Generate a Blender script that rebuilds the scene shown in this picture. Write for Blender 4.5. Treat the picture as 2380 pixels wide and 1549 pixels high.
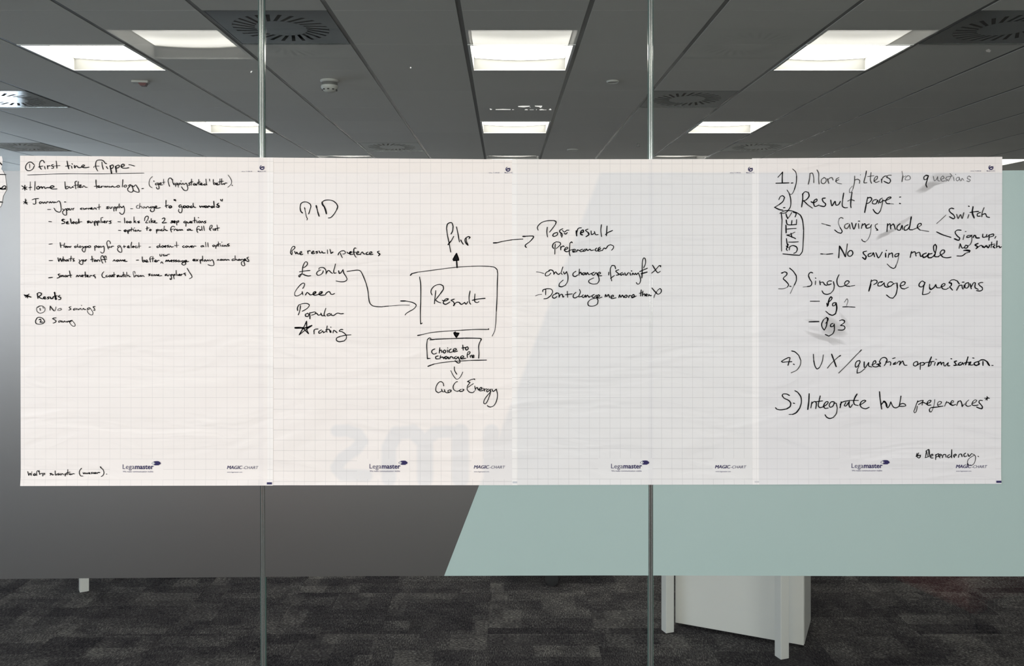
import bpy, bmesh, math, random
from mathutils import Vector, Matrix, Euler
for o in list(bpy.data.objects): bpy.data.objects.remove(o)
S = bpy.context.scene
COL = S.collection
R = math.radians
random.seed(7)
# ------------------------------------------------------------------ camera, world, light, exposure
CZ, D, F = 1.70, 2.07, 1980.0          # eye height, distance to the glass, focal length in pixels of the 2380 frame
VX, VY = 1172.0, 622.0                 # where the level view axis meets the picture
cam_d = bpy.data.cameras.new('camera'); cam = bpy.data.objects.new('camera', cam_d); COL.objects.link(cam)
cam.location = (0, -D, CZ); cam.rotation_euler = (R(90), 0, 0)
cam_d.sensor_width = 36; cam_d.lens = 36*F/2380
cam_d.shift_x = (1190-VX)/2380; cam_d.shift_y = -(774.5-VY)/2380
cam_d.clip_start = .05; cam_d.clip_end = 100
S.camera = cam
w = bpy.data.worlds.new('world'); S.world = w; w.use_nodes = True
w.node_tree.nodes['Background'].inputs[0].default_value = (.62, .78, 1, 1)
w.node_tree.nodes['Background'].inputs[1].default_value = 1.0
S.view_settings.view_transform = 'Standard'; S.view_settings.look = 'None'
S.view_settings.gamma = 1; S.view_settings.use_curve_mapping = False
S.view_settings.exposure = 0.54
CEIL = CZ+1.195
XL, XR, YB, YF = -7.0, 7.6, -9.39, 11.49        # the room: left, right, behind the camera, far end
LAMP = 9.0        # radiance of the ceiling light diffusers
def win_light(name, loc, rot, sx, sy, L, col):
    d = bpy.data.lights.new(name, 'AREA'); d.shape = 'RECTANGLE'; d.size = sx; d.size_y = sy
    d.energy = L*math.pi*sx*sy; d.color = col
    o = bpy.data.objects.new(name, d); COL.objects.link(o); o.location = loc; o.rotation_euler = rot
    return o
# daylight through the left windows; unseen back windows are added to light the sheets (each fills the opening of one window)
win_light('window_area_light', (-3.3, YB-.13, 2.24), (R(90), 0, 0), 5.0, 1.24, 14.2, (1, .955, .91))
win_light('window_area_light', (3.4, YB-.13, 2.24), (R(90), 0, 0), 5.6, 1.24, 12.5, (1, .955, .91))
win_light('window_area_light', (XL-.13, -5.2, 1.84), (R(90), 0, R(-90)), 7.2, 1.54, 8.6, (.77, .85, 1))
win_light('window_area_light', (XL-.13, 7.2, 1.41), (R(90), 0, R(-90)), 6.4, 1.08, 3.6, (.70, .80, 1))
# ------------------------------------------------------------------ helpers
def link(o, parent=None):
    COL.objects.link(o)
    if parent is not None: o.parent = parent
    return o
def thing(name, label, cat, loc=(0,0,0), rz=0, group=None):
    o = bpy.data.objects.new(name, None); COL.objects.link(o); o.location = loc; o.rotation_euler = (0,0,rz)
    o.empty_display_size = .1
    o['label'] = label; o['category'] = cat
    if group: o['group'] = group
    return o
def struct(name, loc=(0,0,0)):
    o = bpy.data.objects.new(name, None); COL.objects.link(o); o.location = loc; o['kind'] = 'structure'; return o
def tag(o, label, cat, group=None):
    o['label'] = label; o['category'] = cat
    if group: o['group'] = group
    return o
def mob(name, me, mat, parent=None, loc=(0,0,0), rot=(0,0,0)):
    o = bpy.data.objects.new(name, me)
    if mat is not None and not me.materials: me.materials.append(mat)
    o.location = loc; o.rotation_euler = rot
    return link(o, parent)
def mesh(verts, faces, name='m', smooth=False):
    me = bpy.data.meshes.new(name); me.from_pydata(verts, [], faces); me.update()
    if smooth:
        for p in me.polygons: p.use_smooth = True
    return me
class B:
    def __init__(s): s.bm = bmesh.new()
    def box(s, x0,x1,y0,y1,z0,z1, bev=0):
        r = bmesh.ops.create_cube(s.bm, size=1)
        vs = r['verts']
        bmesh.ops.scale(s.bm, vec=(x1-x0,y1-y0,z1-z0), verts=vs)
        bmesh.ops.translate(s.bm, vec=((x0+x1)/2,(y0+y1)/2,(z0+z1)/2), verts=vs)
        if bev:
            es = list({e for v in vs for e in v.link_edges})
            bmesh.ops.bevel(s.bm, geom=es, offset=bev, segments=1, affect='EDGES')
        return s
    def cyl(s, c, r, z0, z1, n=24, r2=None, M=None):
        g = bmesh.ops.create_cone(s.bm, cap_ends=True, segments=n, radius1=r, radius2=r if r2 is None else r2, depth=z1-z0)
        bmesh.ops.translate(s.bm, vec=(0,0,(z0+z1)/2), verts=g['verts'])
        if M is not None: bmesh.ops.transform(s.bm, matrix=M, verts=g['verts'])
        bmesh.ops.translate(s.bm, vec=c, verts=g['verts'])
        return s
    def lathe(s, prof, c=(0,0,0), n=32):
        rings = []
        for r,z in prof:
            rings.append([s.bm.verts.new((c[0]+r*math.cos(2*math.pi*i/n), c[1]+r*math.sin(2*math.pi*i/n), c[2]+z)) for i in range(n)])
        for a,b in zip(rings, rings[1:]):
            for i in range(n):
                s.bm.faces.new((a[i],a[(i+1)%n],b[(i+1)%n],b[i]))
        s.bm.faces.new(rings[0][::-1]); s.bm.faces.new(rings[-1])
        return s
    def prism(s, pts, z0, z1, axis='z'):
        lo = []; hi = []
        for a,b in pts:
            if axis=='z': lo.append(s.bm.verts.new((a,b,z0))); hi.append(s.bm.verts.new((a,b,z1)))
            else: lo.append(s.bm.verts.new((a,z0,b))); hi.append(s.bm.verts.new((a,z1,b)))
        n = len(pts)
        s.bm.faces.new(lo[::-1]); s.bm.faces.new(hi)
        for i in range(n): s.bm.faces.new((lo[i],lo[(i+1)%n],hi[(i+1)%n],hi[i]))
        return s
    def done(s, name='m', smooth=None):
        bmesh.ops.recalc_face_normals(s.bm, faces=s.bm.faces)
        me = bpy.data.meshes.new(name); s.bm.to_mesh(me); s.bm.free()
        if smooth:
            for p in me.polygons: p.use_smooth = True
            try: me.set_sharp_from_angle(angle=R(smooth))
            except Exception: pass
        return me
def P(x, y, d=D):                      # a point at depth d seen at pixel x, y
    return ((x-VX)*d/F, CZ+(VY-y)*d/F)
K = D/F                                # metres per pixel on the glass
# ------------------------------------------------------------------ materials
def newmat(name):
    m = bpy.data.materials.new(name); m.use_nodes = True
    return m, m.node_tree, m.node_tree.nodes['Principled BSDF']
def N(nt, t, **kw):
    n = nt.nodes.new(t)
    for k,v in kw.items(): setattr(n, k, v)
    return n
def setin(nt, sock, v):
    if isinstance(v, bpy.types.NodeSocket): nt.links.new(v, sock)
    elif v is not None: sock.default_value = v
def MA(nt, op, a, b=None, c=None, clamp=False):
    n = N(nt, 'ShaderNodeMath', operation=op); n.use_clamp = clamp
    setin(nt, n.inputs[0], a); setin(nt, n.inputs[1], b)
    if c is not None: setin(nt, n.inputs[2], c)
    return n.outputs[0]
def SS(nt, v, lo, hi):                 # smooth step
    n = N(nt, 'ShaderNodeMapRange', interpolation_type='SMOOTHSTEP')
    setin(nt, n.inputs[0], v); n.inputs[1].default_value = lo; n.inputs[2].default_value = hi
    return n.outputs[0]
def MIX(nt, f, a, b, bt='MIX'):
    n = N(nt, 'ShaderNodeMix', data_type='RGBA', blend_type=bt)
    setin(nt, n.inputs[0], f); setin(nt, n.inputs[6], a); setin(nt, n.inputs[7], b)
    return n.outputs[2]
def noise(nt, vec, scale, detail=3, rough=.5, dist=0):
    n = N(nt, 'ShaderNodeTexNoise'); setin(nt, n.inputs['Vector'], vec)
    n.inputs['Scale'].default_value = scale; n.inputs['Detail'].default_value = detail
    n.inputs['Roughness'].default_value = rough; n.inputs['Distortion'].default_value = dist
    return n
def bump(nt, bs, h, strength, dist=.001):
    n = N(nt, 'ShaderNodeBump'); n.inputs['Strength'].default_value = strength; n.inputs['Distance'].default_value = dist
    setin(nt, n.inputs['Height'], h); nt.links.new(n.outputs[0], bs.inputs['Normal']); return n
def mapping(nt, vec, sc=(1,1,1), rot=(0,0,0), loc=(0,0,0)):
    n = N(nt, 'ShaderNodeMapping'); setin(nt, n.inputs[0], vec)
    n.inputs['Scale'].default_value = sc; n.inputs['Rotation'].default_value = rot; n.inputs['Location'].default_value = loc
    return n.outputs[0]
def plain(name, col, rough=.5, metal=0, spec=.5, nz=.04, nscale=60, bmp=.05):
    m, nt, bs = newmat(name)
    tc = N(nt, 'ShaderNodeTexCoord')
    n = noise(nt, tc.outputs['Object'], nscale, 4)
    c2 = tuple(max(0, c*(1-nz*2)) for c in col)+(1,)
    nt.links.new(MIX(nt, n.outputs[0], tuple(col)+(1,), c2), bs.inputs['Base Color'])
    bs.inputs['Roughness'].default_value = rough; bs.inputs['Metallic'].default_value = metal
    bs.inputs['Specular IOR Level'].default_value = spec
    if bmp: bump(nt, bs, n.outputs[0], bmp)
    return m
def emis(name, col, L):
    m, nt, bs = newmat(name)
    bs.inputs['Base Color'].default_value = (.8,.8,.8,1)
    bs.inputs['Emission Color'].default_value = tuple(col)+(1,); bs.inputs['Emission Strength'].default_value = L
    return m
WHITE_MET = plain('white_metal', (.78,.78,.76), .35, 0, .5, .01)
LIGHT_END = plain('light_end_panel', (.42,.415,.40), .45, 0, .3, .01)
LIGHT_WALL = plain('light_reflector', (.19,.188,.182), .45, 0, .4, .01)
LIGHT_EM = emis('light_diffuser', (1, .965, .88), LAMP)
nt = LIGHT_EM.node_tree; tc = N(nt,'ShaderNodeTexCoord'); sp = N(nt,'ShaderNodeSeparateXYZ'); nt.links.new(tc.outputs['Object'], sp.inputs[0])
# two tubes near the long sides: the diffuser glows most in front of them
ys = MA(nt,'ABSOLUTE', MA(nt,'SUBTRACT', MA(nt,'ABSOLUTE', sp.outputs[1]), .17))
nt.links.new(MA(nt,'MULTIPLY_ADD', SS(nt, ys, .15, .02), LAMP*.42, LAMP*.72), nt.nodes['Principled BSDF'].inputs['Emission Strength'])
GRID_MAT = plain('grid_metal', (.20,.195,.185), .45, 0, .4, .03)
BLACK = plain('black_plastic', (.012,.012,.013), .45)
DARKVOID = plain('vent_dark', (.004,.004,.004), .9, 0, .1)
WALL_MAT = plain('wall_paint', (.55,.55,.53), .8, 0, .2, .02, 30)
WHITE_LAM = plain('white_laminate', (.82,.82,.80), .38, 0, .5, .015, 200, .02)
SKIRT = plain('painted_trim', (.5,.5,.49), .5)
# ceiling tile: pale mineral fibre with fine pits
m, nt, bs = newmat('ceiling_tile'); CEIL_TILE = m
tc = N(nt,'ShaderNodeTexCoord'); oi = N(nt,'ShaderNodeObjectInfo')
n1 = noise(nt, tc.outputs['Object'], 260, 2, .6); n2 = noise(nt, tc.outputs['Object'], 5, 2)
base = MIX(nt, n1.outputs[0], (.85,.835,.78,1), (.77,.755,.70,1))
v = MA(nt,'MULTIPLY_ADD', oi.outputs['Random'], .05, .96)
hs = N(nt,'ShaderNodeHueSaturation'); nt.links.new(base, hs.inputs['Color']); nt.links.new(v, hs.inputs['Value'])
nt.links.new(hs.outputs[0], bs.inputs['Base Color']); bs.inputs['Roughness'].default_value = .9; bs.inputs['Specular IOR Level'].default_value = .15
bump(nt, bs, n1.outputs[0], .25, .0006)
# vent plate: brushed grey painted metal, satin
m, nt, bs = newmat('vent_metal'); VENT = m
tc = N(nt,'ShaderNodeTexCoord'); n1 = noise(nt, tc.outputs['Object'], 7, 3)
nt.links.new(MIX(nt, n1.outputs[0], (.20,.21,.205,1), (.29,.30,.29,1)), bs.inputs['Base Color'])
bs.inputs['Metallic'].default_value = .85
nt.links.new(MA(nt,'MULTIPLY_ADD', n1.outputs[0], .10, .05), bs.inputs['Roughness'])
# carpet: dark planks of mixed tone with ribbed pile
m, nt, bs = newmat('carpet_tile'); CARPET = m
ge = N(nt,'ShaderNodeNewGeometry'); oi = N(nt,'ShaderNodeObjectInfo')
pos = ge.outputs['Position']
off = N(nt,'ShaderNodeVectorMath', operation='SCALE'); cmb = N(nt,'ShaderNodeCombineXYZ')
nt.links.new(oi.outputs['Random'], cmb.inputs[0]); nt.links.new(MA(nt,'FRACT', MA(nt,'MULTIPLY', oi.outputs['Random'], 7.31)), cmb.inputs[1])
nt.links.new(cmb.outputs[0], off.inputs[0]); off.inputs['Scale'].default_value = 9.0
add = N(nt,'ShaderNodeVectorMath', operation='ADD'); nt.links.new(pos, add.inputs[0]); nt.links.new(off.outputs[0], add.inputs[1])
pp = add.outputs[0]
wob = noise(nt, pp, 14, 3, .6)
wv = N(nt,'ShaderNodeVectorMath', operation='MULTIPLY_ADD'); nt.links.new(wob.outputs['Color'], wv.inputs[0]); wv.inputs[1].default_value=(.02,.02,0); nt.links.new(pp, wv.inputs[2])
def brick(vec, w_, h_, offs, sq):
    b = N(nt,'ShaderNodeTexBrick'); b.offset = offs; b.squash = sq; b.squash_frequency = 3
    nt.links.new(vec, b.inputs['Vector']); b.inputs['Color1'].default_value=(0,0,0,1); b.inputs['Color2'].default_value=(1,1,1,1)
    b.inputs['Mortar'].default_value=(.5,.5,.5,1); b.inputs['Scale'].default_value=1; b.inputs['Mortar Size'].default_value=0
    b.inputs['Brick Width'].default_value=w_; b.inputs['Row Height'].default_value=h_; return b.outputs['Color']
b1 = brick(wv.outputs[0], .31, .11, .37, 1.6); b2 = brick(wv.outputs[0], .17, .21, .61, .7)
bl = MIX(nt, .45, b1, b2)
ribx = noise(nt, mapping(nt, pp, (210, 48, 1)), 1.0, 3, .75); riby = noise(nt, mapping(nt, pp, (80, 170, 1)), 1.0, 3, .7)
sel = SS(nt, b2, .66, .72)
rib = MIX(nt, sel, ribx.outputs[0], riby.outputs[0])
pat = noise(nt, pp, 9, 4, .65)
t = MA(nt,'MULTIPLY_ADD', bl, .40, .09); t = MA(nt,'ADD', t, MA(nt,'MULTIPLY', pat.outputs[0], .55))
t = MA(nt,'ADD', t, MA(nt,'MULTIPLY', MA(nt,'SUBTRACT', rib, .5), 2.0))
ramp = N(nt,'ShaderNodeValToRGB'); nt.links.new(t, ramp.inputs[0])
cr = ramp.color_ramp; cr.elements[0].position=.18; cr.elements[0].color=(.013,.012,.015,1); cr.elements[1].position=1.15/1.2; cr.elements[1].color=(.30,.285,.27,1)
e = cr.elements.new(.5); e.color=(.056,.052,.058,1); e = cr.elements.new(.72); e.color=(.112,.106,.106,1)
nt.links.new(ramp.outputs[0], bs.inputs['Base Color']); bs.inputs['Roughness'].default_value=1; bs.inputs['Specular IOR Level'].default_value=.05
bump(nt, bs, rib, .6, .002)
# clear glass: thin sheet, sees through, mirrors by Schlick
def glassmat(name, tint, f0=.042, rough=0):
    m = bpy.data.materials.new(name); m.use_nodes=True; nt=m.node_tree; nt.nodes.clear()
    out=N(nt,'ShaderNodeOutputMaterial'); lw=N(nt,'ShaderNodeLayerWeight'); lw.inputs['Blend'].default_value=.5
    tr=N(nt,'ShaderNodeBsdfTransparent'); tr.inputs[0].default_value=tuple(tint)+(1,)
    gl=N(nt,'ShaderNodeBsdfGlossy'); gl.inputs['Roughness'].default_value=rough
    f=MA(nt,'MULTIPLY_ADD', MA(nt,'POWER', lw.outputs['Facing'], 5.0), 1-f0, f0)
    mx=N(nt,'ShaderNodeMixShader'); nt.links.new(f, mx.inputs[0]); nt.links.new(tr.outputs[0], mx.inputs[1]); nt.links.new(gl.outputs[0], mx.inputs[2])
    nt.links.new(mx.outputs[0], out.inputs[0]); return m
GLASS = glassmat('clear_glass', (.955,.965,.955))
GLASS_EDGE = plain('glass_edge', (.10,.17,.155), .12, 0, .8, .02)
SEAL = plain('clear_seal', (.76,.80,.77), .13, .92, .8, .02)
SEAL_DARK = plain('dark_seal', (.02,.022,.02), .3, 0, .6, .02)
FILM_T = bpy.data.materials.new('frosted_film'); FILM_T.use_nodes=True; nt=FILM_T.node_tree; nt.nodes.clear()
out=N(nt,'ShaderNodeOutputMaterial'); df=N(nt,'ShaderNodeBsdfDiffuse'); tl=N(nt,'ShaderNodeBsdfTranslucent'); gs=N(nt,'ShaderNodeBsdfGlossy')
tc=N(nt,'ShaderNodeTexCoord'); nn=noise(nt, tc.outputs['Object'], 2.3, 2)
cc=MIX(nt, nn.outputs[0], (.365,.485,.465,1), (.395,.505,.49,1))
nt.links.new(cc, df.inputs[0]); tl.inputs[0].default_value=(.40,.52,.49,1); gs.inputs[0].default_value=(1,1,1,1); gs.inputs['Roughness'].default_value=.35
m1=N(nt,'ShaderNodeMixShader'); m1.inputs[0].default_value=.15; nt.links.new(df.outputs[0],m1.inputs[1]); nt.links.new(tl.outputs[0],m1.inputs[2])
m2=N(nt,'ShaderNodeMixShader'); m2.inputs[0].default_value=.04; nt.links.new(m1.outputs[0],m2.inputs[1]); nt.links.new(gs.outputs[0],m2.inputs[2])
nt.links.new(m2.outputs[0], out.inputs[0])
FILM_D, nt, bs = newmat('dark_vinyl'); tc=N(nt,'ShaderNodeTexCoord'); nn=noise(nt, tc.outputs['Object'], 1.7, 2)
nt.links.new(MIX(nt, nn.outputs[0], (.024,.024,.023,1), (.031,.031,.029,1)), bs.inputs['Base Color']); bs.inputs['Roughness'].default_value=.30
bs.inputs['Specular IOR Level'].default_value=2.1
INK = plain('marker_ink', (.004,.004,.006), .7, 0, .15, 0, 60, 0)
INK_B = plain('marker_ink_worn', (.04,.036,.036), .5, 0, .3, 0, 60, 0)
def softink(name, col, a):
    m = bpy.data.materials.new(name); m.use_nodes=True; nt=m.node_tree; nt.nodes.clear()
    out=N(nt,'ShaderNodeOutputMaterial'); tr=N(nt,'ShaderNodeBsdfTransparent'); d_=N(nt,'ShaderNodeBsdfDiffuse'); d_.inputs[0].default_value=tuple(col)+(1,)
    at=N(nt,'ShaderNodeAttribute'); at.attribute_name='soft'
    mx=N(nt,'ShaderNodeMixShader'); nt.links.new(MA(nt,'MULTIPLY', at.outputs['Fac'], a), mx.inputs[0]); nt.links.new(tr.outputs[0],mx.inputs[1]); nt.links.new(d_.outputs[0],mx.inputs[2])
    nt.links.new(mx.outputs[0], out.inputs[0]); return m
INK_F = softink('faded_ink', (.03,.028,.03), .62)
SMUDGE = softink('ink_smudge', (.16,.145,.13), .5)
NAVY = plain('navy_print', (.018,.012,.085), .5, 0, .3, 0, 60, 0)
NAVY_L = plain('pale_navy_print', (.14,.13,.22), .5, 0, .3, 0, 60, 0)
# chart paper: printed grid, faint creases, and the film behind showing through
def capsule(nt, X, Y, ax, ay, bx, by, r):
    dx, dy = bx-ax, by-ay; L2 = dx*dx+dy*dy
    px = MA(nt,'SUBTRACT', X, ax); py = MA(nt,'SUBTRACT', Y, ay)
    h = MA(nt,'DIVIDE', MA(nt,'ADD', MA(nt,'MULTIPLY', px, dx), MA(nt,'MULTIPLY', py, dy)), L2, clamp=True)
    ex = MA(nt,'SUBTRACT', px, MA(nt,'MULTIPLY', h, dx)); ey = MA(nt,'SUBTRACT', py, MA(nt,'MULTIPLY', h, dy))
    return MA(nt,'SUBTRACT', MA(nt,'SQRT', MA(nt,'ADD', MA(nt,'MULTIPLY', ex, ex), MA(nt,'MULTIPLY', ey, ey))), r)
def paper(name, gx, px_, gy, py_, blanks, col, letters=False, film=True, strip=None, jnt=None, gs=.65):
    m, nt, bs = newmat(name)
    ge = N(nt,'ShaderNodeNewGeometry'); sp = N(nt,'ShaderNodeSeparateXYZ'); nt.links.new(ge.outputs['Position'], sp.inputs[0])
    X = MA(nt,'MULTIPLY_ADD', sp.outputs[0], 1/K, VX); Y = MA(nt,'MULTIPLY_ADD', sp.outputs[2], -1/K, VY+CZ/K)
    def lines(v, o, p, hw=.45):
        f = MA(nt,'ABSOLUTE', MA(nt,'SUBTRACT', MA(nt,'FRACT', MA(nt,'MULTIPLY_ADD', v, 1/p, -o/p+.5)), .5))
        return MA(nt,'SUBTRACT', 1.0, SS(nt, f, hw*.3/p, hw*1.6/p))
    gxl = lines(X, gx, px_); gyl = lines(Y, gy, py_)
    g = MA(nt,'MAXIMUM', MA(nt,'MULTIPLY', gxl, .7), gyl)
    for (x0,y0,x1,y1) in blanks:
        ins = MA(nt,'MULTIPLY', MA(nt,'MULTIPLY', MA(nt,'GREATER_THAN', X, x0), MA(nt,'LESS_THAN', X, x1)), MA(nt,'MULTIPLY', MA(nt,'GREATER_THAN', Y, y0), MA(nt,'LESS_THAN', Y, y1)))
        g = MA(nt,'MULTIPLY', g, MA(nt,'SUBTRACT', 1.0, ins))
    wn = noise(nt, ge.outputs['Position'], 40, 2); g = MA(nt,'MULTIPLY', g, MA(nt,'MULTIPLY_ADD', wn.outputs[0], .6, .35))
    base = tuple(col)+(1,)
    cl = noise(nt, ge.outputs['Position'], 3.0, 2)
    base = MIX(nt, cl.outputs[0], base, tuple(c*k for c,k in zip(col,(1.0,.985,.975)))+(1,))
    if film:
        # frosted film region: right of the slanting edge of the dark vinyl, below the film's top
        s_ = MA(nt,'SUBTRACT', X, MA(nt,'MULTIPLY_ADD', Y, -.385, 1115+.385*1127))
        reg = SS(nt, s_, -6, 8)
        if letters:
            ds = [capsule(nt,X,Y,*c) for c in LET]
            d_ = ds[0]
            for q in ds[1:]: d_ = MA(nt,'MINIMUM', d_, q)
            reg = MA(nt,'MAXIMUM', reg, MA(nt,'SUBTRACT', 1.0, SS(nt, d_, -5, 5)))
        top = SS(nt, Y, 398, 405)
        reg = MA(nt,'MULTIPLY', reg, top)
        if strip:
            st_ = MA(nt,'MULTIPLY', SS(nt, X, strip[0]-1, strip[0]+1), MA(nt,'SUBTRACT', 1.0, SS(nt, X, strip[1]-1, strip[1]+1)))
            reg = MA(nt,'MULTIPLY', reg, MA(nt,'MULTIPLY_ADD', st_, -.65, 1.0))
            base = MIX(nt, MA(nt,'MULTIPLY', st_, .35), base, (.93,.91,.89,1))
        if jnt:
            jn = MA(nt,'SUBTRACT', 1.0, SS(nt, MA(nt,'ABSOLUTE', MA(nt,'SUBTRACT', X, jnt)), 3, 8))
            base = MIX(nt, MA(nt,'MULTIPLY', jn, .5), base, (.93,.93,.95,1), 'MULTIPLY')
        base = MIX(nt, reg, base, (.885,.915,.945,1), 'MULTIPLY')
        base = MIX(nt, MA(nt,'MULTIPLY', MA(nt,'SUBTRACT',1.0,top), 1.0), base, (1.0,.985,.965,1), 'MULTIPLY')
    base = MIX(nt, MA(nt,'MULTIPLY', g, gs), base, (.56,.56,.58,1), 'MULTIPLY')
    nt.links.new(base, bs.inputs['Base Color'])
    bs.inputs['Roughness'].default_value = .42; bs.inputs['Specular IOR Level'].default_value = .25
    cz = noise(nt, mapping(nt, ge.outputs['Position'], (1.6,1,5), (0,R(24),0)), 2.2, 2, .5, 1.2)
    cr_ = MA(nt,'ABSOLUTE', MA(nt,'SUBTRACT', cz.outputs[0], .5)); cr2 = MA(nt,'SUBTRACT', 1.0, SS(nt, cr_, 0, .02))
    h = MA(nt,'ADD', MA(nt,'MULTIPLY', cz.outputs[0], 3.0), MA(nt,'MULTIPLY', cr2, .03))
    bump(nt, bs, h, .35, .006)
    return m
# the mirrored lettering cut in the dark vinyl, as capsules in picture units
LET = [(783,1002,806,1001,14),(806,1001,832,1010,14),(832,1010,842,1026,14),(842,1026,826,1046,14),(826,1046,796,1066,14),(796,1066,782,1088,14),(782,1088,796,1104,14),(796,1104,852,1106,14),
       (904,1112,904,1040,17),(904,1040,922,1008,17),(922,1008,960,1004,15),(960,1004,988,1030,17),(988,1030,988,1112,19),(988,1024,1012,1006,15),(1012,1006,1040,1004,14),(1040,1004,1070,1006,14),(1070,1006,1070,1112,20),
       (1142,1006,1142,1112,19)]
# ------------------------------------------------------------------ setting: floor, ceiling, walls, windows
MOD = .6035; X0 = -.209; Y0R = 3.96-D      # ceiling module, a grid line in x, a seam row in y on the far side of the glass
YREF = -2.19                               # the seam row in y on the camera's side
floor = struct('floor')
cb = B().box(0,.4996,0,.4996,-.006,0,.0012).done('carpet_tile')
TX, TY = -.076, 4.45-D
ntile = 0; rest = []
ix0, ix1 = math.floor((XL-TX)/.5), math.ceil((XR-TX)/.5)
iy0, iy1 = math.floor((YB-TY)/.5), math.ceil((YF-TY)/.5)
for iy in range(iy0, iy1):
    for ix in range(ix0, ix1):
        x, y = TX+ix*.5, TY+iy*.5
        if -2.9 < x+.25 < 2.9 and 1.3 < y+.25 < 3.0:
            mob('carpet_tile', cb, CARPET, floor, (x,y,0))
        else: rest.append((x,y))
vs=[];fs=[]
for x,y in rest:
    x2, y2 = min(x+.4996,XR), min(y+.4996,YF); x1, y1 = max(x,XL), max(y,YB)
    if x2<=x1 or y2<=y1: continue
    n=len(vs); vs+=[(x1,y1,0),(x2,y1,0),(x2,y2,0),(x1,y2,0)]; fs.append((n,n+1,n+2,n+3))
o = mob('carpet_tiling', mesh(vs,fs), CARPET, floor); o['kind']='stuff'
mob('floor_slab', B().box(XL,XR,YB,YF,-.12,-.007).done(), plain('slab', (.03,.03,.03), .9), floor)
ceiling = struct('ceiling')
cols = range(math.floor((XL-X0)/MOD), math.ceil((XR-X0)/MOD))
def cx(slope): return slope*1.195
# lights and vents: centre x, near row edge y
def xc(k): return X0+(k+.5)*MOD          # centre of column k (column 0 lies just left/right of the camera axis)
def kcol(x): return round((x-X0)/MOD-.5)
def yr(r): return Y0R+.6*r
far_lights = [(kcol(cx(.076)),1),(kcol(cx(.076)),5),(kcol(cx(1.59)),1),(kcol(cx(1.59)),5),(kcol(cx(-1.94)),1),(kcol(cx(-1.94)),5),(kcol(cx(4.62)),9),(kcol(cx(.076)),9),(kcol(cx(-1.94)),9),(kcol(cx(1.59)),9)]
far_vents = [(kcol(cx(-.93)),0),(kcol(cx(1.084)),3),(kcol(cx(-.93)),7),(kcol(cx(2.09)),7),(kcol(cx(2.09)),0),(kcol(cx(-2.95)),3),(kcol(cx(-3.96)),7)]
cam_lights = [(kcol(cx(c)),r) for c in (-1.44,.076,1.59) for r in (0,8)]
cam_vents = [(kcol(cx(-.93)),0),(kcol(cx(1.084)),0)]
occ = set(far_lights)|set(far_vents)
occ_c = set(cam_lights)|set(cam_vents)
tb = B().box(0,MOD-.024,0,.5975,0,.015).done('ceiling_tile')
rest=[]; 
rows_far = range(-3, math.ceil((YF-Y0R)/.6))
nt_ = 0
for r in rows_far:
    for k in cols:
        if (k,r) in occ: continue
        x = X0+k*MOD+.012; y = yr(r)
        zc = y+D
        vis = zc+.6 > 3.7 and zc < 9.5 and abs(x+.3) < (zc+.6)*.66+.5 and x>XL and x+MOD<XR
        if vis and nt_ < 300:
            mob('ceiling_tile', tb, CEIL_TILE, ceiling, (x,y,CEIL)); nt_ += 1
        else: rest.append((x,max(y,.03),min(x+MOD-.024,XR),min(y+.597,YF)))
for r in range(-4, 13):
    for k in cols:
        if (k,r) in occ_c: continue
        x = X0+k*MOD+.012; y1_ = YREF-.6*r
        rest.append((x,max(y1_-.597,YB),min(x+MOD-.024,XR),min(y1_,-.03)))
vs=[];fs=[]
for x1,y1,x2,y2 in rest:
    x1=max(x1,XL)
    if x2<=x1 or y2<=y1: continue
    n=len(vs); vs+=[(x1,y1,CEIL),(x2,y1,CEIL),(x2,y2,CEIL),(x1,y2,CEIL)]; fs.append((n,n+3,n+2,n+1))
o = mob('ceiling_tiling', mesh(vs,fs), CEIL_TILE, ceiling); o['kind']='stuff'
gb = B().box(-.012,.012,.03,YF,.0015,.02).done('ceiling_grid_bar')
gc = B().box(-.012,.012,YB,-.03,.0015,.02).done('ceiling_grid_bar')
for k in cols:
    x = X0+k*MOD
    if x<XL+.02 or x>XR-.02: continue
    mob('ceiling_grid_bar', gb, GRID_MAT, ceiling, (x,0,CEIL)); mob('ceiling_grid_bar', gc, GRID_MAT, ceiling, (x,0,CEIL))
mob('ceiling_slab', B().box(XL,XR,YB,YF,CEIL+.14,CEIL+.2).done(), DARKVOID, ceiling)
# head rail of the glass partition
mob('head_rail', B().box(XL,XR,-.028,.028,CEIL-.04,CEIL+.02,.002).done(), WHITE_MET, ceiling)
# walls
T=.12
def wall_x(name, y0, y1, x, out, wins):      # a wall in the plane x, from y0 to y1, with window openings
    W = struct(name); b = B(); xa, xb = sorted((x, x+out*T))
    cur=y0
    for (a,c,z0,z1) in wins:
        b.box(xa,xb,cur,a,0,CEIL+.14); b.box(xa,xb,a,c,0,z0); b.box(xa,xb,a,c,z1,CEIL+.14); cur=c
    b.box(xa,xb,cur,y1,0,CEIL+.14)
    mob('wall_panel', b.done(), WALL_MAT, W); return W
def wall_y(name, x0, x1, y, out, wins):
    W = struct(name); b = B(); ya, yb = sorted((y, y+out*T))
    cur=x0
    for (a,c,z0,z1) in wins:
        b.box(cur,a,ya,yb,0,CEIL+.14); b.box(a,c,ya,yb,0,z0); b.box(a,c,ya,yb,z1,CEIL+.14); cur=c
    b.box(cur,x1,ya,yb,0,CEIL+.14)
    mob('wall_panel', b.done(), WALL_MAT, W); return W
ZS, ZH = .87, 2.37
wall_x('wall_left', YB, YF, XL, -1, [(-8.8,-1.6,1.07,2.61),(4.0,10.4,ZS,1.95)])
wall_x('wall_right', YB, YF, XR, 1, [])
wall_y('wall_back', XL-T, XR+T, YB, -1, [(-5.8,-.8,1.62,2.86),(.6,6.2,1.62,2.86)])
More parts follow.
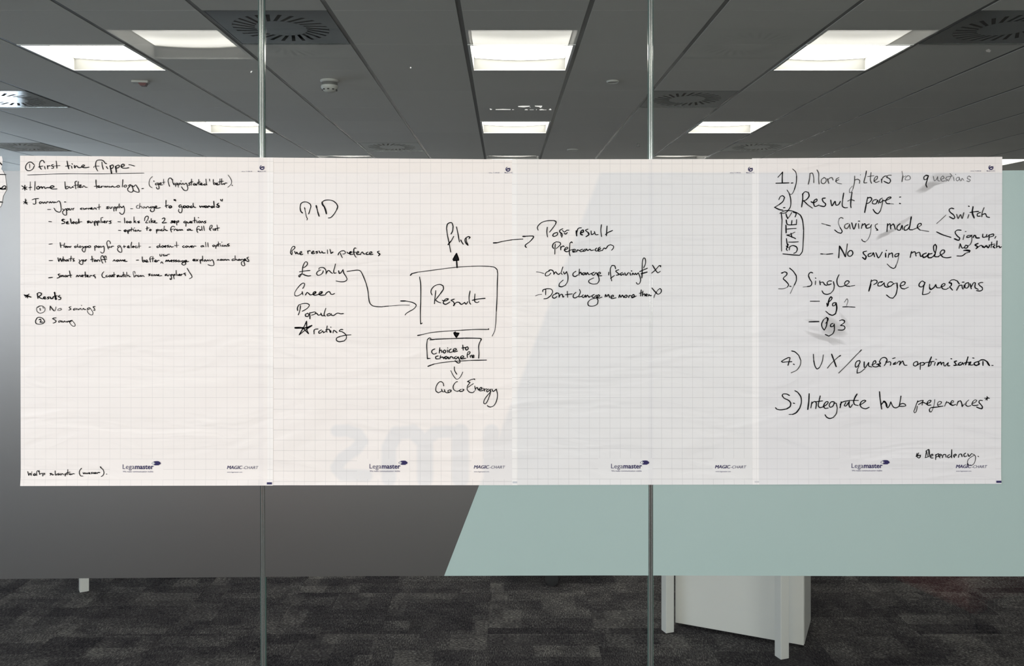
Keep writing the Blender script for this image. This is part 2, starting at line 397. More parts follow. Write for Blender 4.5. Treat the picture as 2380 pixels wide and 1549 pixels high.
wall_y('wall_far', XL-T, XR+T, YF, 1, [])
def window(name, loc, rz, wid, n, ZS=.87, ZH=2.37):
    W = struct(name, loc); W.rotation_euler=(0,0,rz)
    b=B(); b.box(-wid/2,wid/2,-.03,.03,ZS,ZS+.05).box(-wid/2,wid/2,-.03,.03,ZH-.05,ZH).box(-wid/2,-wid/2+.05,-.03,.03,ZS,ZH).box(wid/2-.05,wid/2,-.03,.03,ZS,ZH)
    mob('window_frame', b.done(), WHITE_MET, W)
    p = (wid)/n
    for i in range(1,n): mob('mullion', B().box(-wid/2+i*p-.035,-wid/2+i*p+.035,-.03,.03,ZS+.05,ZH-.05).done(), WHITE_MET, W)
    for i in range(n): mob('pane', B().box(-wid/2+i*p+.03,-wid/2+(i+1)*p-.03,-.004,.004,ZS+.04,ZH-.04).done(), GLASS, W)
window('window_1', (XL-.06,7.2,0), R(90), 6.4, 5, .87, 1.95)
window('added_window_2', (-3.3,YB-.06,0), 0, 5.0, 4, 1.62, 2.86)  # unseen back pair, added to light the sheets, raised out of vent reflections
window('added_window_3', (3.4,YB-.06,0), 0, 5.6, 4, 1.62, 2.86)
window('window_4', (XL-.06,-5.2,0), R(90), 7.2, 6, 1.07, 2.61)
for nm,bx in (('baseboard_left',(XL,XL+.015,YB,YF,0,.1)),('baseboard_right',(XR-.015,XR,YB,YF,0,.1)),('baseboard_far',(XL,XR,YF-.015,YF,0,.1)),('baseboard_back',(XL,XR,YB,YB+.015,0,.1))):
    o = mob(nm, B().box(*bx).done(), SKIRT); o['kind']='structure'
# ------------------------------------------------------------------ ceiling lights
frame_b = B()
w2, d2 = (MOD-.024)/2, .2985
frame_b.box(-w2,-w2+.014,-d2,d2,-.004,.012).box(w2-.014,w2,-d2,d2,-.004,.012).box(-w2,w2,-d2,-d2+.012,-.004,.012).box(-w2,w2,d2-.012,d2,-.004,.012)
frame_me = frame_b.done('light_frame')
hb = B(); t_=.003
end_me = B().box(-w2+.012,-w2+.012+t_,-d2+.01,d2-.01,.0,.085).box(w2-.012-t_,w2-.012,-d2+.01,d2-.01,0,.085).done('light_end_panel')
hb.box(-w2+.012,w2-.012,-d2+.01,-d2+.01+t_,0,.085).box(-w2+.012,w2-.012,d2-.01-t_,d2-.01,0,.085).box(-w2+.012,w2-.012,-d2+.01,d2-.01,.085,.088)
house_me = hb.done('light_reflector')
vs=[];fs=[]; nseg=18
for i in range(nseg+1):
    u=i/nseg; x=(-w2+.02)+(2*w2-.04)*u; z=.069-.013*math.sin(math.pi*u)
    vs += [(x,-d2+.02,z),(x,d2-.02,z)]
for i in range(nseg): a=2*i; fs.append((a,a+1,a+3,a+2))
diff_me = mesh(vs,fs,'light_diffuser',True)
bm_=bmesh.new(); bm_.from_mesh(diff_me); 
for f in bm_.faces:
    if f.normal.z>0: f.normal_flip()
bm_.to_mesh(diff_me); bm_.free()
def light(x, y, label, group):
    t = thing('ceiling_light', label, 'ceiling light', (x,y,CEIL), 0, group)
    mob('light_frame', frame_me, WHITE_MET, t); mob('light_housing', house_me, LIGHT_WALL, t); mob('light_end_panel', end_me, LIGHT_END, t); mob('light_diffuser', diff_me, LIGHT_EM, t)
LF = ['large square ceiling light at the centre, nearer of the central pair','recessed square ceiling light in the centre, farther and smaller of the central pair',
 'large recessed ceiling light upper right, between the slotted vents','small far ceiling light on the right, above the third sheet','large recessed ceiling light at the upper left corner','small far ceiling light on the left, crossed by the left glass joint',
 'ceiling light far right, just peeking out beside the rightmost sheet','farthest central ceiling light, behind the middle sheets','farthest left ceiling light, behind the leftmost sheet','farthest right ceiling light, behind the fourth sheet']
for (k,r),lb in zip(far_lights, LF): light(xc(k), yr(r)+.2985, lb, 'recessed ceiling lights beyond the glass')
LC = ['left ceiling light over the camera, seen mirrored in the glass','rear left ceiling light behind the camera','central ceiling light over the camera, seen mirrored in the glass','rear central ceiling light behind the camera','right ceiling light over the camera, seen mirrored in the glass','rear right ceiling light behind the camera']
for (k,r),lb in zip(cam_lights, LC): light(xc(k), YREF-.6*r-.2985, lb, 'recessed ceiling lights on the near side of the glass')
# ------------------------------------------------------------------ slotted swirl vents
NB=26; RI, RO, SW = .128, .232, R(13)
b = B(); bm = b.bm
sq=[]; inner=[]; NN=NB*2
hw, hd = w2, d2
ring=[bm.verts.new(((RO+.004)*math.cos(2*math.pi*i/NN),(RO+.004)*math.sin(2*math.pi*i/NN),0)) for i in range(NN)]
for i in range(NN):
    a=2*math.pi*i/NN; c,s=math.cos(a),math.sin(a); q=min(hw/abs(c) if abs(c)>1e-6 else 9, hd/abs(s) if abs(s)>1e-6 else 9)
    sq.append(bm.verts.new((q*c,q*s,0)))
for i in range(NN): bm.faces.new((ring[i],ring[(i+1)%NN],sq[(i+1)%NN],sq[i]))
# square corners
for sx,sy in ((1,1),(-1,1),(-1,-1),(1,-1)):
    cv=bm.verts.new((sx*hw,sy*hd,0)); 
    best=None
    for i in range(NN):
        p,q=sq[i].co,sq[(i+1)%NN].co
        on=lambda v,ax: abs(abs(v[ax])-(hw,hd)[ax])<1e-5
        if ((on(p,0) and on(q,1)) or (on(p,1) and on(q,0))) and not (on(p,0) and on(p,1)) and p.x*sx>0 and p.y*sy>0 and q.x*sx>0 and q.y*sy>0:
            bm.faces.new((sq[i],cv,sq[(i+1)%NN]))
disc=[bm.verts.new((RI*math.cos(2*math.pi*i/40),RI*math.sin(2*math.pi*i/40),0)) for i in range(40)]
bm.faces.new(disc)
# rolled rim
plate_me=b.done('vent_plate')
rim_me=B().box(-w2,-w2+.006,-d2,d2,-.002,.004).box(w2-.006,w2,-d2,d2,-.002,.004).box(-w2,w2,-d2,-d2+.006,-.002,.004).box(-w2,w2,d2-.006,d2,-.002,.004).done('vent_rim')
ai = R(360/NB)*.5*1.16; ao = R(360/NB)*.5*1.30
def vp(r,a): return (r*math.cos(a), r*math.sin(a), 0)
blade_v=[vp(RI-.004,-.046),vp(RI-.004,.046),vp(RO+.006,SW+.080),vp(RO+.006,SW-.080)]
vs=[(x,y,0) for x,y,_ in blade_v]+[(x,y,.002) for x,y,_ in blade_v]
blade_me=mesh(vs,[(3,2,1,0),(4,5,6,7),(0,1,5,4),(1,2,6,5),(2,3,7,6),(3,0,4,7)],'blade')
ple_me=B().box(-.27,.27,-.27,.27,.012,.11).done('plenum_box')
def vent(x,y,label,group,flip=1):
    t = thing('ceiling_vent', label, 'air vent', (x,y,CEIL), 0, group)
    mob('vent_plate', plate_me, VENT, t); mob('vent_rim', rim_me, VENT, t); mob('plenum_box', ple_me, DARKVOID, t)
    for i in range(NB): mob('blade', blade_me, VENT, t, (0,0,0), (0,0,2*math.pi*i/NB))
LV=['grey swirl vent at the top, crossed by the left glass joint','grey swirl vent right of the right glass joint, above the third sheet','small far swirl vent left of the central lights, just above the second sheet','small far swirl vent on the right, just above the fourth sheet','large swirl vent cut by the top right corner of the view','swirl vent at the left edge, mirroring blue window light','far swirl vent in the left corner, just above the leftmost sheet']
for (k,r),lb in zip(far_vents, LV): vent(xc(k), yr(r)+.2985, lb, 'swirl vents beyond the glass')
for (k,r),lb in zip(cam_vents, ['left swirl vent over the camera, mirrored in the glass','right swirl vent over the camera, mirrored in the glass']): vent(xc(k), YREF-.6*r-.2985, lb, 'swirl vents on the near side of the glass')
# ------------------------------------------------------------------ smoke detector and small ceiling devices
DET = plain('detector_plastic', (.60,.60,.56), .5)
t = thing('smoke_detector', 'round white smoke detector with dark slots hanging from the ceiling', 'smoke detector', (-1.115, 5.44-D, CEIL))
mob('base', B().lathe([(.002,0),(.058,0),(.060,-.006),(.052,-.014),(.002,-.014)]).done(smooth=40), DET, t)
mob('collar', B().lathe([(.002,-.012),(.046,-.012),(.050,-.026),(.050,-.036),(.002,-.036)]).done(smooth=40), plain('detector_grey',(.16,.16,.15),.6), t)
mob('dome', B().lathe([(.002,-.034),(.054,-.034),(.055,-.044),(.050,-.055),(.040,-.066),(.030,-.074),(.002,-.078)]).done(smooth=40), DET, t)
for i in range(9):
    a=R(-90+(i-4)*40)
    mob('slot', B().box(-.007,.007,-.004,.004,-.0035,.0035,.001).done(), BLACK, t, (.045*math.cos(a),.045*math.sin(a),-.0615), (0,0,a+R(90)))
t = thing('alarm_beacon', 'small white ceiling alarm with a red lens, left of the smoke detector', 'alarm', (-2.33,5.46-D,CEIL), R(8))
mob('base', B().box(-.052,.052,-.03,.03,-.014,0,.004).done(), DET, t)
mob('lens', B().prism([(-.012,-.014),(.002,-.032),(.030,-.032),(.042,-.014)],-.022,.022,'y').done(), plain('red_lens',(.12,.012,.012),.3), t)
for (x,z,r_,lb) in ((.695,5.46,.040,'flat round white ceiling disc right of the large central light'),(.693,8.63,.058,'flat round ceiling disc far away, above the third sheet')):
    o = mob('ceiling_speaker', B().lathe([(.001,0),(r_,0),(r_,-.004),(r_*.86,-.010),(r_*.80,-.007),(.001,-.008)]).done(smooth=40), DET, None, (x,z-D,CEIL)); tag(o, lb, 'speaker', 'round ceiling discs')
t = thing('sprinkler_head', 'tiny dark sprinkler head far away near the right glass joint', 'sprinkler', (1.29,8.2-D,CEIL))
mob('escutcheon', B().lathe([(.001,0),(.022,0),(.018,-.006),(.001,-.006)],n=16).done(), GRID_MAT, t); mob('deflector', B().lathe([(.001,-.006),(.006,-.006),(.005,-.026),(.016,-.028),(.016,-.031),(.001,-.031)],n=16).done(), GRID_MAT, t)
# ------------------------------------------------------------------ the glass partition
part = struct('wall_glass')
J1a, J1b = (600.5,613.5), (606.8,616.8)       # left joint at y=0 and y=1549
J2a, J2b = (1507.6,1517.6), (1507.0,1518.0)
def jx(J0,J1,side,y): return J0[side]+(J1[side]-J0[side])*y/1549
YT, YBm = 622-(CEIL-.03-CZ)/K, 622+(CZ-.02)/K    # picture rows of the glass top and bottom
film_top=lambda x: 399.5-3.0*abs((x-1190)/1190)**2*1.0+ (1.0 if x<1190 else 0)
def film_bot(x):
    pts=[(-200,1349),(0,1346.5),(400,1343.5),(800,1340),(1400,1338.2),(1550,1338.4),(2380,1340.8),(2600,1341)]
    for (a,b_),(c,d_) in zip(pts,pts[1:]):
        if a<=x<=c: return b_+(d_-b_)*(x-a)/(c-a)
    return pts[0][1] if x<-200 else pts[-1][1]
def poly_slab(pts, y0, y1):
    return B().prism([P(x,y) for x,y in pts], y0, y1, 'y').done()
xLp, xRp = VX+(XL+.02)/K, VX+(XR-.02)/K
edge = [ ('L', lambda y: xLp, lambda y: jx(J1a,J1b,0,y)), ('M', lambda y: jx(J1a,J1b,1,y), lambda y: jx(J2a,J2b,0,y)), ('R', lambda y: jx(J2a,J2b,1,y), lambda y: xRp)]
diag = lambda y: 1115-.385*(y-1127)
for nm,xl,xr in edge:
    pane = mob('glass_pane', poly_slab([(xl(YBm),YBm),(xr(YBm),YBm),(xr(YT),YT),(xl(YT),YT)], 0, .010), GLASS, part)
    # polished edges at the joints
    if nm!='L': mob('glass_edge', poly_slab([(xl(YBm),YBm),(xl(YBm)+.9,YBm),(xl(YT)+.9,YT),(xl(YT),YT)], .0003,.0097), GLASS_EDGE, pane)
    if nm!='R': mob('glass_edge', poly_slab([(xr(YBm)-.9,YBm),(xr(YBm),YBm),(xr(YT),YT),(xr(YT)-.9,YT)], .0003,.0097), GLASS_EDGE, pane)
    def band(xa, xb, n=10):                       # xa(y), xb(y): slab from the film's top to its bottom
        ta, tb = xa(399), xb(399); ba, bb = xa(1342), xb(1342)
        pts=[(ba+(bb-ba)*i/n, 0) for i in range(n+1)]
        pts=[(x, film_bot(x)) for x,_ in pts]
        pts+=[(tb+(ta-tb)*i/n, film_top(tb+(ta-tb)*i/n)) for i in range(n+1)]
        return pts
    if nm in 'LM':
        mob('dark_vinyl', poly_slab(band(xl, xr if nm=='L' else diag), -.0004, -.0001), FILM_D, pane)
    if nm in 'MR':
        mob('frosted_film', poly_slab(band(diag if nm=='M' else xl, xr), -.0004, -.0001), FILM_T, pane)
def joint(J0,J1,dark_right):
    def strip(fa, fb, prof, mat, name, par):
        # ribbon of glossy profile between fractions fa..fb of the joint's width
        vs=[];fs=[]; n=len(prof)
        for y in (YT,YBm):
            a,b_=jx(J0,J1,0,y),jx(J0,J1,1,y)
            for i,h in enumerate(prof):
                u=fa+(fb-fa)*i/(n-1); X_,Z_=P(a+(b_-a)*u,y); vs.append((X_,-h,Z_))
        for i in range(n-1): fs.append((i,i+1,n+i+1,n+i))
        return mob(name, mesh(vs,fs,smooth=True), mat, par)
    arc=lambda n,h: [h*math.sin(math.pi*i/n)-.001 for i in range(n+1)]
    st = strip(.08,.92,[-.006]*2, SEAL_DARK, 'sealing_strip', part)
    strip(.03,.49,arc(8,.0024), SEAL, 'bead', st); strip(.55,.97,arc(8,.0024), SEAL, 'bead', st)
joint(J1a,J1b,1); joint(J2a,J2b,0)
mob('floor_channel', B().box(XL,XR,-.02,.03,0,.022,.002).done(), GRID_MAT, part)
# ------------------------------------------------------------------ residue left on the glass
def flecks(lst, yy=-.0004):
    b=B()
    for pts in lst: b.prism([P(x,y) for x,y in pts], yy-.0006, yy, 'y')
    return b.done()
RES=plain('white_residue',(.85,.84,.80),.5)
q=lambda a,b_: (1060+a/5.531, 50+b_/5.531)
def fl(*p): return [q(a,b_) for a,b_ in p]
o = mob('tape_residue', flecks([fl((432,1120),(450,1124),(468,1133),(440,1138)), fl((505,1130),(600,1126),(702,1130),(702,1138),(510,1138)), fl((720,1133),(745,1132),(745,1138),(720,1138)),
 fl((795,1090),(850,1085),(950,1085),(945,1096),(870,1106),(800,1100)), fl((948,1100),(955,1100),(952,1110),(948,1108)), fl((1010,1084),(1110,1084),(1100,1105),(1082,1114),(1070,1102),(1018,1094)),
 fl((880,1134),(905,1128),(925,1134),(920,1140),(885,1140)), fl((945,1134),(998,1134),(998,1138),(945,1138)), fl((1028,1132),(1040,1132),(1038,1139),(1028,1139)),
 fl((1068,1134),(1100,1126),(1130,1134),(1165,1135),(1160,1140),(1075,1142)), fl((1192,1134),(1212,1120),(1226,1134),(1222,1140),(1195,1139))]), RES)
tag(o,'broken line of white tape residue on the glass above the second sheet','residue')
o = mob('glue_speck', flecks([[(481+.5+q_[0]*.16,q_[1]*.16) for q_ in ((632,1056),(632,1040),(648,1030),(664,1042),(650,1042),(642,1062))]]), RES); tag(o,'tiny curved white glue speck on the glass left of the left joint','residue')
o = mob('glue_speck', flecks([[(953,156),(956,156),(956,159),(953,159)]]), RES); tag(o,'tiny white dot on the glass between the left joint and the central lights','residue')
o = mob('glue_speck', flecks([[(2290,117),(2298,114),(2303,118),(2300,122),(2292,121)]]), plain('grey_residue',(.12,.12,.11),.5)); tag(o,'faint grey speck on the glass below the top right vent','residue')
# ------------------------------------------------------------------ furniture beyond the glass
def posts(t, pts, ang, s, h, name='leg'):
    me = B().box(-s/2,s/2,-s/2,s/2,0,h,.0015).done(name)
    return [mob(name, me, WHITE_LAM, t, (x,y,0), (0,0,ang)) for x,y in pts]
# right: desk over a white pedestal
A = Vector((1.1974, 3.687-D)); Bv = Vector((.7506, 3.9525-D))
ang = R(20); u = Vector((math.cos(ang), math.sin(ang))); v = Vector((-u.y, u.x)); s=.043
ctrA = A+u*s/2+v*s/2; ctrB = Bv+u*s/2+v*s/2
dirb = Vector((.51,.86))
far1 = ctrA+dirb*1.25; far2 = ctrB+dirb*1.25
t = thing('office_desk', 'white desk whose square legs show right of the right glass joint', 'desk', (0,0,0))
posts(t, [ctrA,ctrB,far1,far2], ang, s, .70)
cs=[ctrB-dirb*.05+(ctrB-ctrA).normalized()*.06, ctrA-dirb*.05-(ctrB-ctrA).normalized()*.06, far1+dirb*.05-(ctrB-ctrA).normalized()*.06, far2+dirb*.05+(ctrB-ctrA).normalized()*.06]
mob('desktop', B().prism([(p.x,p.y) for p in cs], .70,.725).done(), WHITE_LAM, t)
a = Vector((.8105,4.042-D)); b_ = Vector((1.336,3.796-D)); ub=(b_-a).normalized(); vb=Vector((-ub.y,ub.x)); W_=(b_-a).length; Dp=.305
t = thing('pedestal_cabinet', 'white pedestal cabinet standing behind the two desk legs', 'cabinet', (a.x,a.y,0), math.atan2(ub.y,ub.x))
mob('body', B().box(0,W_,.018,Dp,.012,.60,.001).done(), WHITE_LAM, t)
mob('front_panel', B().box(.001,W_-.001,0,.0175,.014,.598,.001).done(), WHITE_LAM, t)
mob('plinth', B().box(.02,W_-.02,.03,Dp-.02,.001,.012).done(), BLACK, t)
# left: desk leg with its desk
ang2=R(33); cA=Vector((-2.216,4.448-D)); u=Vector((math.cos(ang2),math.sin(ang2))); v=Vector((-u.y,u.x)); s2=.044; c0=cA+u*s2/2+v*s2/2
t = thing('office_desk', 'white desk at the left, only the foot of one square leg showing', 'desk', (0,0,0))
pt=[c0, c0+u*1.3, c0+u*1.3+v*.7, c0+v*.7]
posts(t, pt, ang2, s2, .70)
oo=.05; cs=[c0-u*oo-v*oo, c0+u*(1.3+oo)-v*oo, c0+u*(1.3+oo)+v*(.7+oo), c0-u*oo+v*(.7+oo)]
mob('desktop', B().prism([(p.x,p.y) for p in cs], .70,.725).done(), WHITE_LAM, t)
# office chair: only one castor shows under the film
FAB = plain('black_fabric',(.02,.02,.022),.9,0,.2,.2,300,.3)
def office_chair(cx_, cy_, rot):
    t = thing('office_chair', 'black office chair behind the frosted band, only a castor showing below it', 'chair', (cx_,cy_,0), rot)
    for i in range(5):
        a_=R(72*i-90)
        arm=mob('base_arm', B().prism([(0,-.022),(.25,-.014),(.25,.014),(0,.022)],.075,.10).done(), BLACK, t, (0,0,0), (0,0,a_))
        cs_=mob('castor', B().cyl((0,0,0),.038,-.03,.03,20,None,Matrix.Rotation(R(90),4,'X')).cyl((0,0,0),.010,.03,.05,10).done(smooth=40), BLACK, t, (.25*math.cos(a_),.25*math.sin(a_),.038), (0,0,a_+R(70)))
    mob('gas_column', B().cyl((0,0,0),.025,.08,.42,16).done(smooth=40), GRID_MAT, t)
    mob('seat', B().box(-.24,.24,-.23,.23,.42,.50,.03).done(), FAB, t)
    mob('backrest', B().box(-.22,.22,.22,.28,.56,1.02,.025).done(), FAB, t)
    mob('back_bar', B().box(-.03,.03,.23,.26,.44,.60,.006).done(), BLACK, t)
office_chair(.263, 4.57-D+.25, 0)
# red armchairs on the near side, seen only as a faint mirror image in the glass
RED = plain('red_fabric',(.42,.035,.03),.9,0,.2,.15,300,.3)
def armchair(x,y,rz,label):
    t = thing('armchair', label, 'chair', (x,y,0), rz, 'red armchairs on the near side')
    mob('seat', B().box(-.26,.26,-.26,.26,.20,.43,.03).done(), RED, t); mob('backrest', B().box(-.34,.34,.26,.40,.16,.80,.04).done(), RED, t)
    for sx in (-1,1):
        mob('armrest', B().box(sx*.30-.05,sx*.30+.05,-.28,.26,.16,.60,.03).done(), RED, t)
        for sy in (-1,1): mob('leg', B().cyl((sx*.28,sy*.24,0),.014,0,.17,10,.02).done(smooth=40), BLACK, t)
armchair(2.30,-2.05,R(160),'red armchair mirrored low in the glass, nearer the frosted band')
armchair(3.25,-2.35,R(200),'red armchair mirrored low at the right edge of the glass')
armchair(-1.55,-3.3,R(185),'red armchair behind the camera, a dim red blur in the dark vinyl')
# ------------------------------------------------------------------ chart sheets
def LFT(y): return .0028*max(0,(y-1090)/38)**2
def gridpaper(poly, n=(14,40), y=0.0, amp=.0006, seed=0):
    # poly: four picture corners (tl, tr, br, bl); a thin sheet with a slight waviness
    tl,tr,br,bl = poly; nx,ny=n; vs=[]; fs=[]
    rnd=random.Random(seed); ph=[rnd.random()*6 for _ in range(6)]
    for side in (0,1):
        for j in range(ny+1):
            for i in range(nx+1):
                uu,vv=i/nx,j/ny
                x=(tl[0]*(1-uu)+tr[0]*uu)*(1-vv)+(bl[0]*(1-uu)+br[0]*uu)*vv
                yy=(tl[1]*(1-uu)+tr[1]*uu)*(1-vv)+(bl[1]*(1-uu)+br[1]*uu)*vv
                X_,Z_=P(x,yy)
                wv_=amp*(math.sin(5*uu+ph[0]+3*vv)*math.sin(7*vv+ph[1]))*min(1,8*min(uu,1-uu,vv,1-vv)+.15)
                vs.append((X_, -y+(-.00018 if side==0 else 0)+wv_*.5-LFT(yy), Z_))
    s_=(nx+1)*(ny+1)
    for j in range(ny):
        for i in range(nx):
            a_=j*(nx+1)+i; fs.append((a_,a_+1,a_+nx+2,a_+nx+1)); fs.append((s_+a_,s_+a_+nx+1,s_+a_+nx+2,s_+a_+1))
    def rim(idx):
        for p,q_ in zip(idx,idx[1:]): fs.append((p,q_,s_+q_,s_+p))
    rim([i for i in range(nx+1)]); rim([ny*(nx+1)+i for i in range(nx+1)]); rim([j*(nx+1) for j in range(ny+1)]); rim([j*(nx+1)+nx for j in range(ny+1)])
    me=mesh(vs,fs); bm_=bmesh.new(); bm_.from_mesh(me); bmesh.ops.recalc_face_normals(bm_,faces=bm_.faces); bm_.to_mesh(me); bm_.free()
    for p in me.polygons: p.use_smooth = True
    try: me.set_sharp_from_angle(angle=R(40))
    except Exception: pass
    return me
PC=(.845,.792,.765)
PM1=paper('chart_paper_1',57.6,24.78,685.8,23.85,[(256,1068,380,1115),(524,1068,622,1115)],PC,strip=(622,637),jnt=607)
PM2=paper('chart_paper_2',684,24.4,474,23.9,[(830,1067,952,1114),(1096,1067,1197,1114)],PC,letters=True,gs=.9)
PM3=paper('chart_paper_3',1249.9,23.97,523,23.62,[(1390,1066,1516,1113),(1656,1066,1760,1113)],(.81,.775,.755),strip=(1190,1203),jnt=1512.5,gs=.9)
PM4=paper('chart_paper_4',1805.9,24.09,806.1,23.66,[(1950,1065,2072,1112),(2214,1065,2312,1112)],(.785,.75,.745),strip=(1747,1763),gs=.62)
SH={}
for key,poly,yy,mat,lab,sd in (
 (2,((622,366.5),(1203,371),(1203,1127.5),(622,1127.8)),.0012,PM2,'second gridded sheet, flow chart with a boxed word and arrows',3),
 (1,((47.5,362.3),(636,366.6),(635.5,1128.2),(49.2,1129.3)),.0018,PM1,'leftmost gridded sheet, small black notes in a bulleted list',1),
 (3,((1190,370.6),(1757,370.2),(1757,1126),(1190,1127)),.0018,PM3,'third gridded sheet, mostly blank below four short handwritten lines',5),
 (4,((1747,368.6),(2328.3,365),(2325.3,1124.2),(1748,1126)),.0024,PM4,'rightmost gridded sheet, large numbered list with grey smudges',8)):
    t = thing('chart_sheet', lab, 'paper', (0,0,0), 0, 'gridded sheets stuck on the glass')
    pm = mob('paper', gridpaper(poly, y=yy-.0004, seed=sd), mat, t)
    SH[key]=(t,yy)
# torn edge of another sheet at the far left
PMT=paper('chart_paper_5',57.6,24.78,685.8,23.85,[],PC,film=False)
t = thing('paper_scrap', 'torn edge of a white sheet at the far left border', 'paper', (0,0,0))
mob('paper', poly_slab([(-60,363.5),(5,363.5),(7,372),(6,384),(4,393),(9,400),(13,410),(15,425),(17,440),(13,447),(8,456),(6,468),(4,478),(0,483),(-60,486)],-.0016,-.0014), PMT, t)
SH[0]=(t,.0018)
# ------------------------------------------------------------------ pens and print
CR={'C1':(40,360,7.933),'C2':(300,360,6.611),'C3':(40,500,7.933),'C4':(300,540,7.933),'C5':(40,660,7.933),'C6':(40,1040,6.611),
'P1':(660,450,7.933),'P2':(660,600,7.0),'P3':(940,500,6.453),'P4':(940,720,6.453),'P5':(1230,500,7.041),
'Q1':(1780,380,6.453),'Q2':(2050,380,6.455),'Q3':(1780,610,7.375),'Q4':(2040,610,7.377),'Q5':(1780,800,8.5),'Q6':(2050,800,8.207),'Q7':(1940,1020,5.95),'E':(0,340,8.6)}
def smooth_line(pts):
    if len(pts)<3: 
        a_,c_=pts[0],pts[-1]; return [a_,((a_[0]+c_[0])/2,(a_[1]+c_[1])/2),c_] if len(pts)>1 else [a_,(a_[0]+.6,a_[1])]
    out=[]; n=len(pts); ext=[(2*pts[0][0]-pts[1][0],2*pts[0][1]-pts[1][1])]+pts+[(2*pts[-1][0]-pts[-2][0],2*pts[-1][1]-pts[-2][1])]
    for i in range(n-1):
        p0,p1,p2,p3=ext[i],ext[i+1],ext[i+2],ext[i+3]
        # centripetal-like damping on sharp turns
        L=math.hypot(p2[0]-p1[0],p2[1]-p1[1]); m=max(2,min(10,int(L/1.6)+1))
        l0=math.hypot(p1[0]-p0[0],p1[1]-p0[1]) or 1e-6; l2=math.hypot(p3[0]-p2[0],p3[1]-p2[1]) or 1e-6
        t1=((p2[0]-p0[0])*L/(l0+L),(p2[1]-p0[1])*L/(l0+L)); t2=((p3[0]-p1[0])*L/(l2+L),(p3[1]-p1[1])*L/(l2+L))
        for k in range(m):
            t_=k/m; a0=2*t_**3-3*t_**2+1; a1=t_**3-2*t_**2+t_; a2=-2*t_**3+3*t_**2; a3=t_**3-t_**2
            out.append((a0*p1[0]+a1*t1[0]+a2*p2[0]+a3*t2[0], a0*p1[1]+a1*t1[1]+a2*p2[1]+a3*t2[1]))
    out.append(pts[-1]); return out
def ribbon(V,Fc,pts,wid,rnd,taper=.8):
    q_=smooth_line(pts); n=len(q_); ph=rnd.random()*6; prev=None
    for i,(x,y) in enumerate(q_):
        a_=q_[max(0,i-1)]; c_=q_[min(n-1,i+1)]; dx,dy=c_[0]-a_[0],c_[1]-a_[1]; L=math.hypot(dx,dy) or 1e-6; dx/=L; dy/=L
        nx_,ny_=-dy,dx
        # chisel-like variation with direction plus hand pressure
        w_=wid*(.90+.20*abs(dx*.5+dy*.8))*(1+.10*math.sin(ph+i*.35))*(taper if i in (0,n-1) else 1)/2
        l=(x+nx_*w_,y+ny_*w_); r_=(x-nx_*w_,y-ny_*w_)
        k=len(V); V+= [l,r_]
        if prev is not None: Fc.append((prev,prev+1,k+1,k))
        prev=k
    for (x,y) in (q_[0],q_[-1]):
        k=len(V); V+=[(x+wid*.46*math.cos(j*math.pi/4),y+wid*.46*math.sin(j*math.pi/4)) for j in range(8)]; Fc.append(tuple(range(k,k+8)))
    for i in range(1,n-1):
        a_,b1,c_=q_[i-1],q_[i],q_[i+1]
        d1=math.atan2(b1[1]-a_[1],b1[0]-a_[0]); d2_=math.atan2(c_[1]-b1[1],c_[0]-b1[0]); dd=abs((d2_-d1+math.pi)%(2*math.pi)-math.pi)
        if dd>.7:
            x,y=b1; k=len(V); V+=[(x+wid*.48*math.cos(j*math.pi/4),y+wid*.48*math.sin(j*math.pi/4)) for j in range(8)]; Fc.append(tuple(range(k,k+8)))
NW=[0]
def WR(sheet, label, crop, wid, data, name='handwriting'):
    ox,oy,sc=CR[crop]; t,yy=SH[sheet]; rnd=random.Random(len(data))
    groups={'k':([],[]),'b':([],[]),'f':([],[])}
    for st in data.replace('\n',' ').split(';'):
        st=st.strip()
        if not st: continue
        m_='k'; wf=1.0; fill=False
        while st[0] in '*~^!_+':
            if st[0]=='*': wf*=1.17
            elif st[0]=='+': wf*=1.5
            elif st[0]=='_': wf*=.72
            elif st[0]=='~': m_='f'; wf*=.85
            elif st[0]=='^': m_='b'
            elif st[0]=='!': fill=True
            st=st[1:]
        pts=[]
        for c_ in st.split():
            a_,b1=c_.split(','); pts.append((ox+float(a_)/sc, oy+float(b1)/sc))
        V,Fc=groups[m_]
        if fill:
            k=len(V); V+=pts; Fc.append(tuple(range(k,k+len(pts))))
        else: ribbon(V,Fc,pts,wid*wf*.84,rnd)
    first=None
    for g_,mat in (('k',INK),('b',INK_B),('f',INK_F)):
        V,Fc=groups[g_]
        if not V: continue
        vs=[]
        for x,y in V:
            X_,Z_=P(x,y); vs.append((X_, -(yy+.0008+LFT(y)), Z_))
        me=mesh(vs,Fc)
        bm_=bmesh.new(); bm_.from_mesh(me)
        for f in bm_.faces:
            if f.normal.y>0: f.normal_flip()
        bm_.to_mesh(me); bm_.free()
        if g_=='f':
            at=me.attributes.new('soft','FLOAT','POINT'); at.data.foreach_set('value',[1.0]*len(vs))
        o=mob(name, me, mat, t)
        if label: o['label']=label+(' (faded)' if g_=='f' else '')
        NW[0]+=1
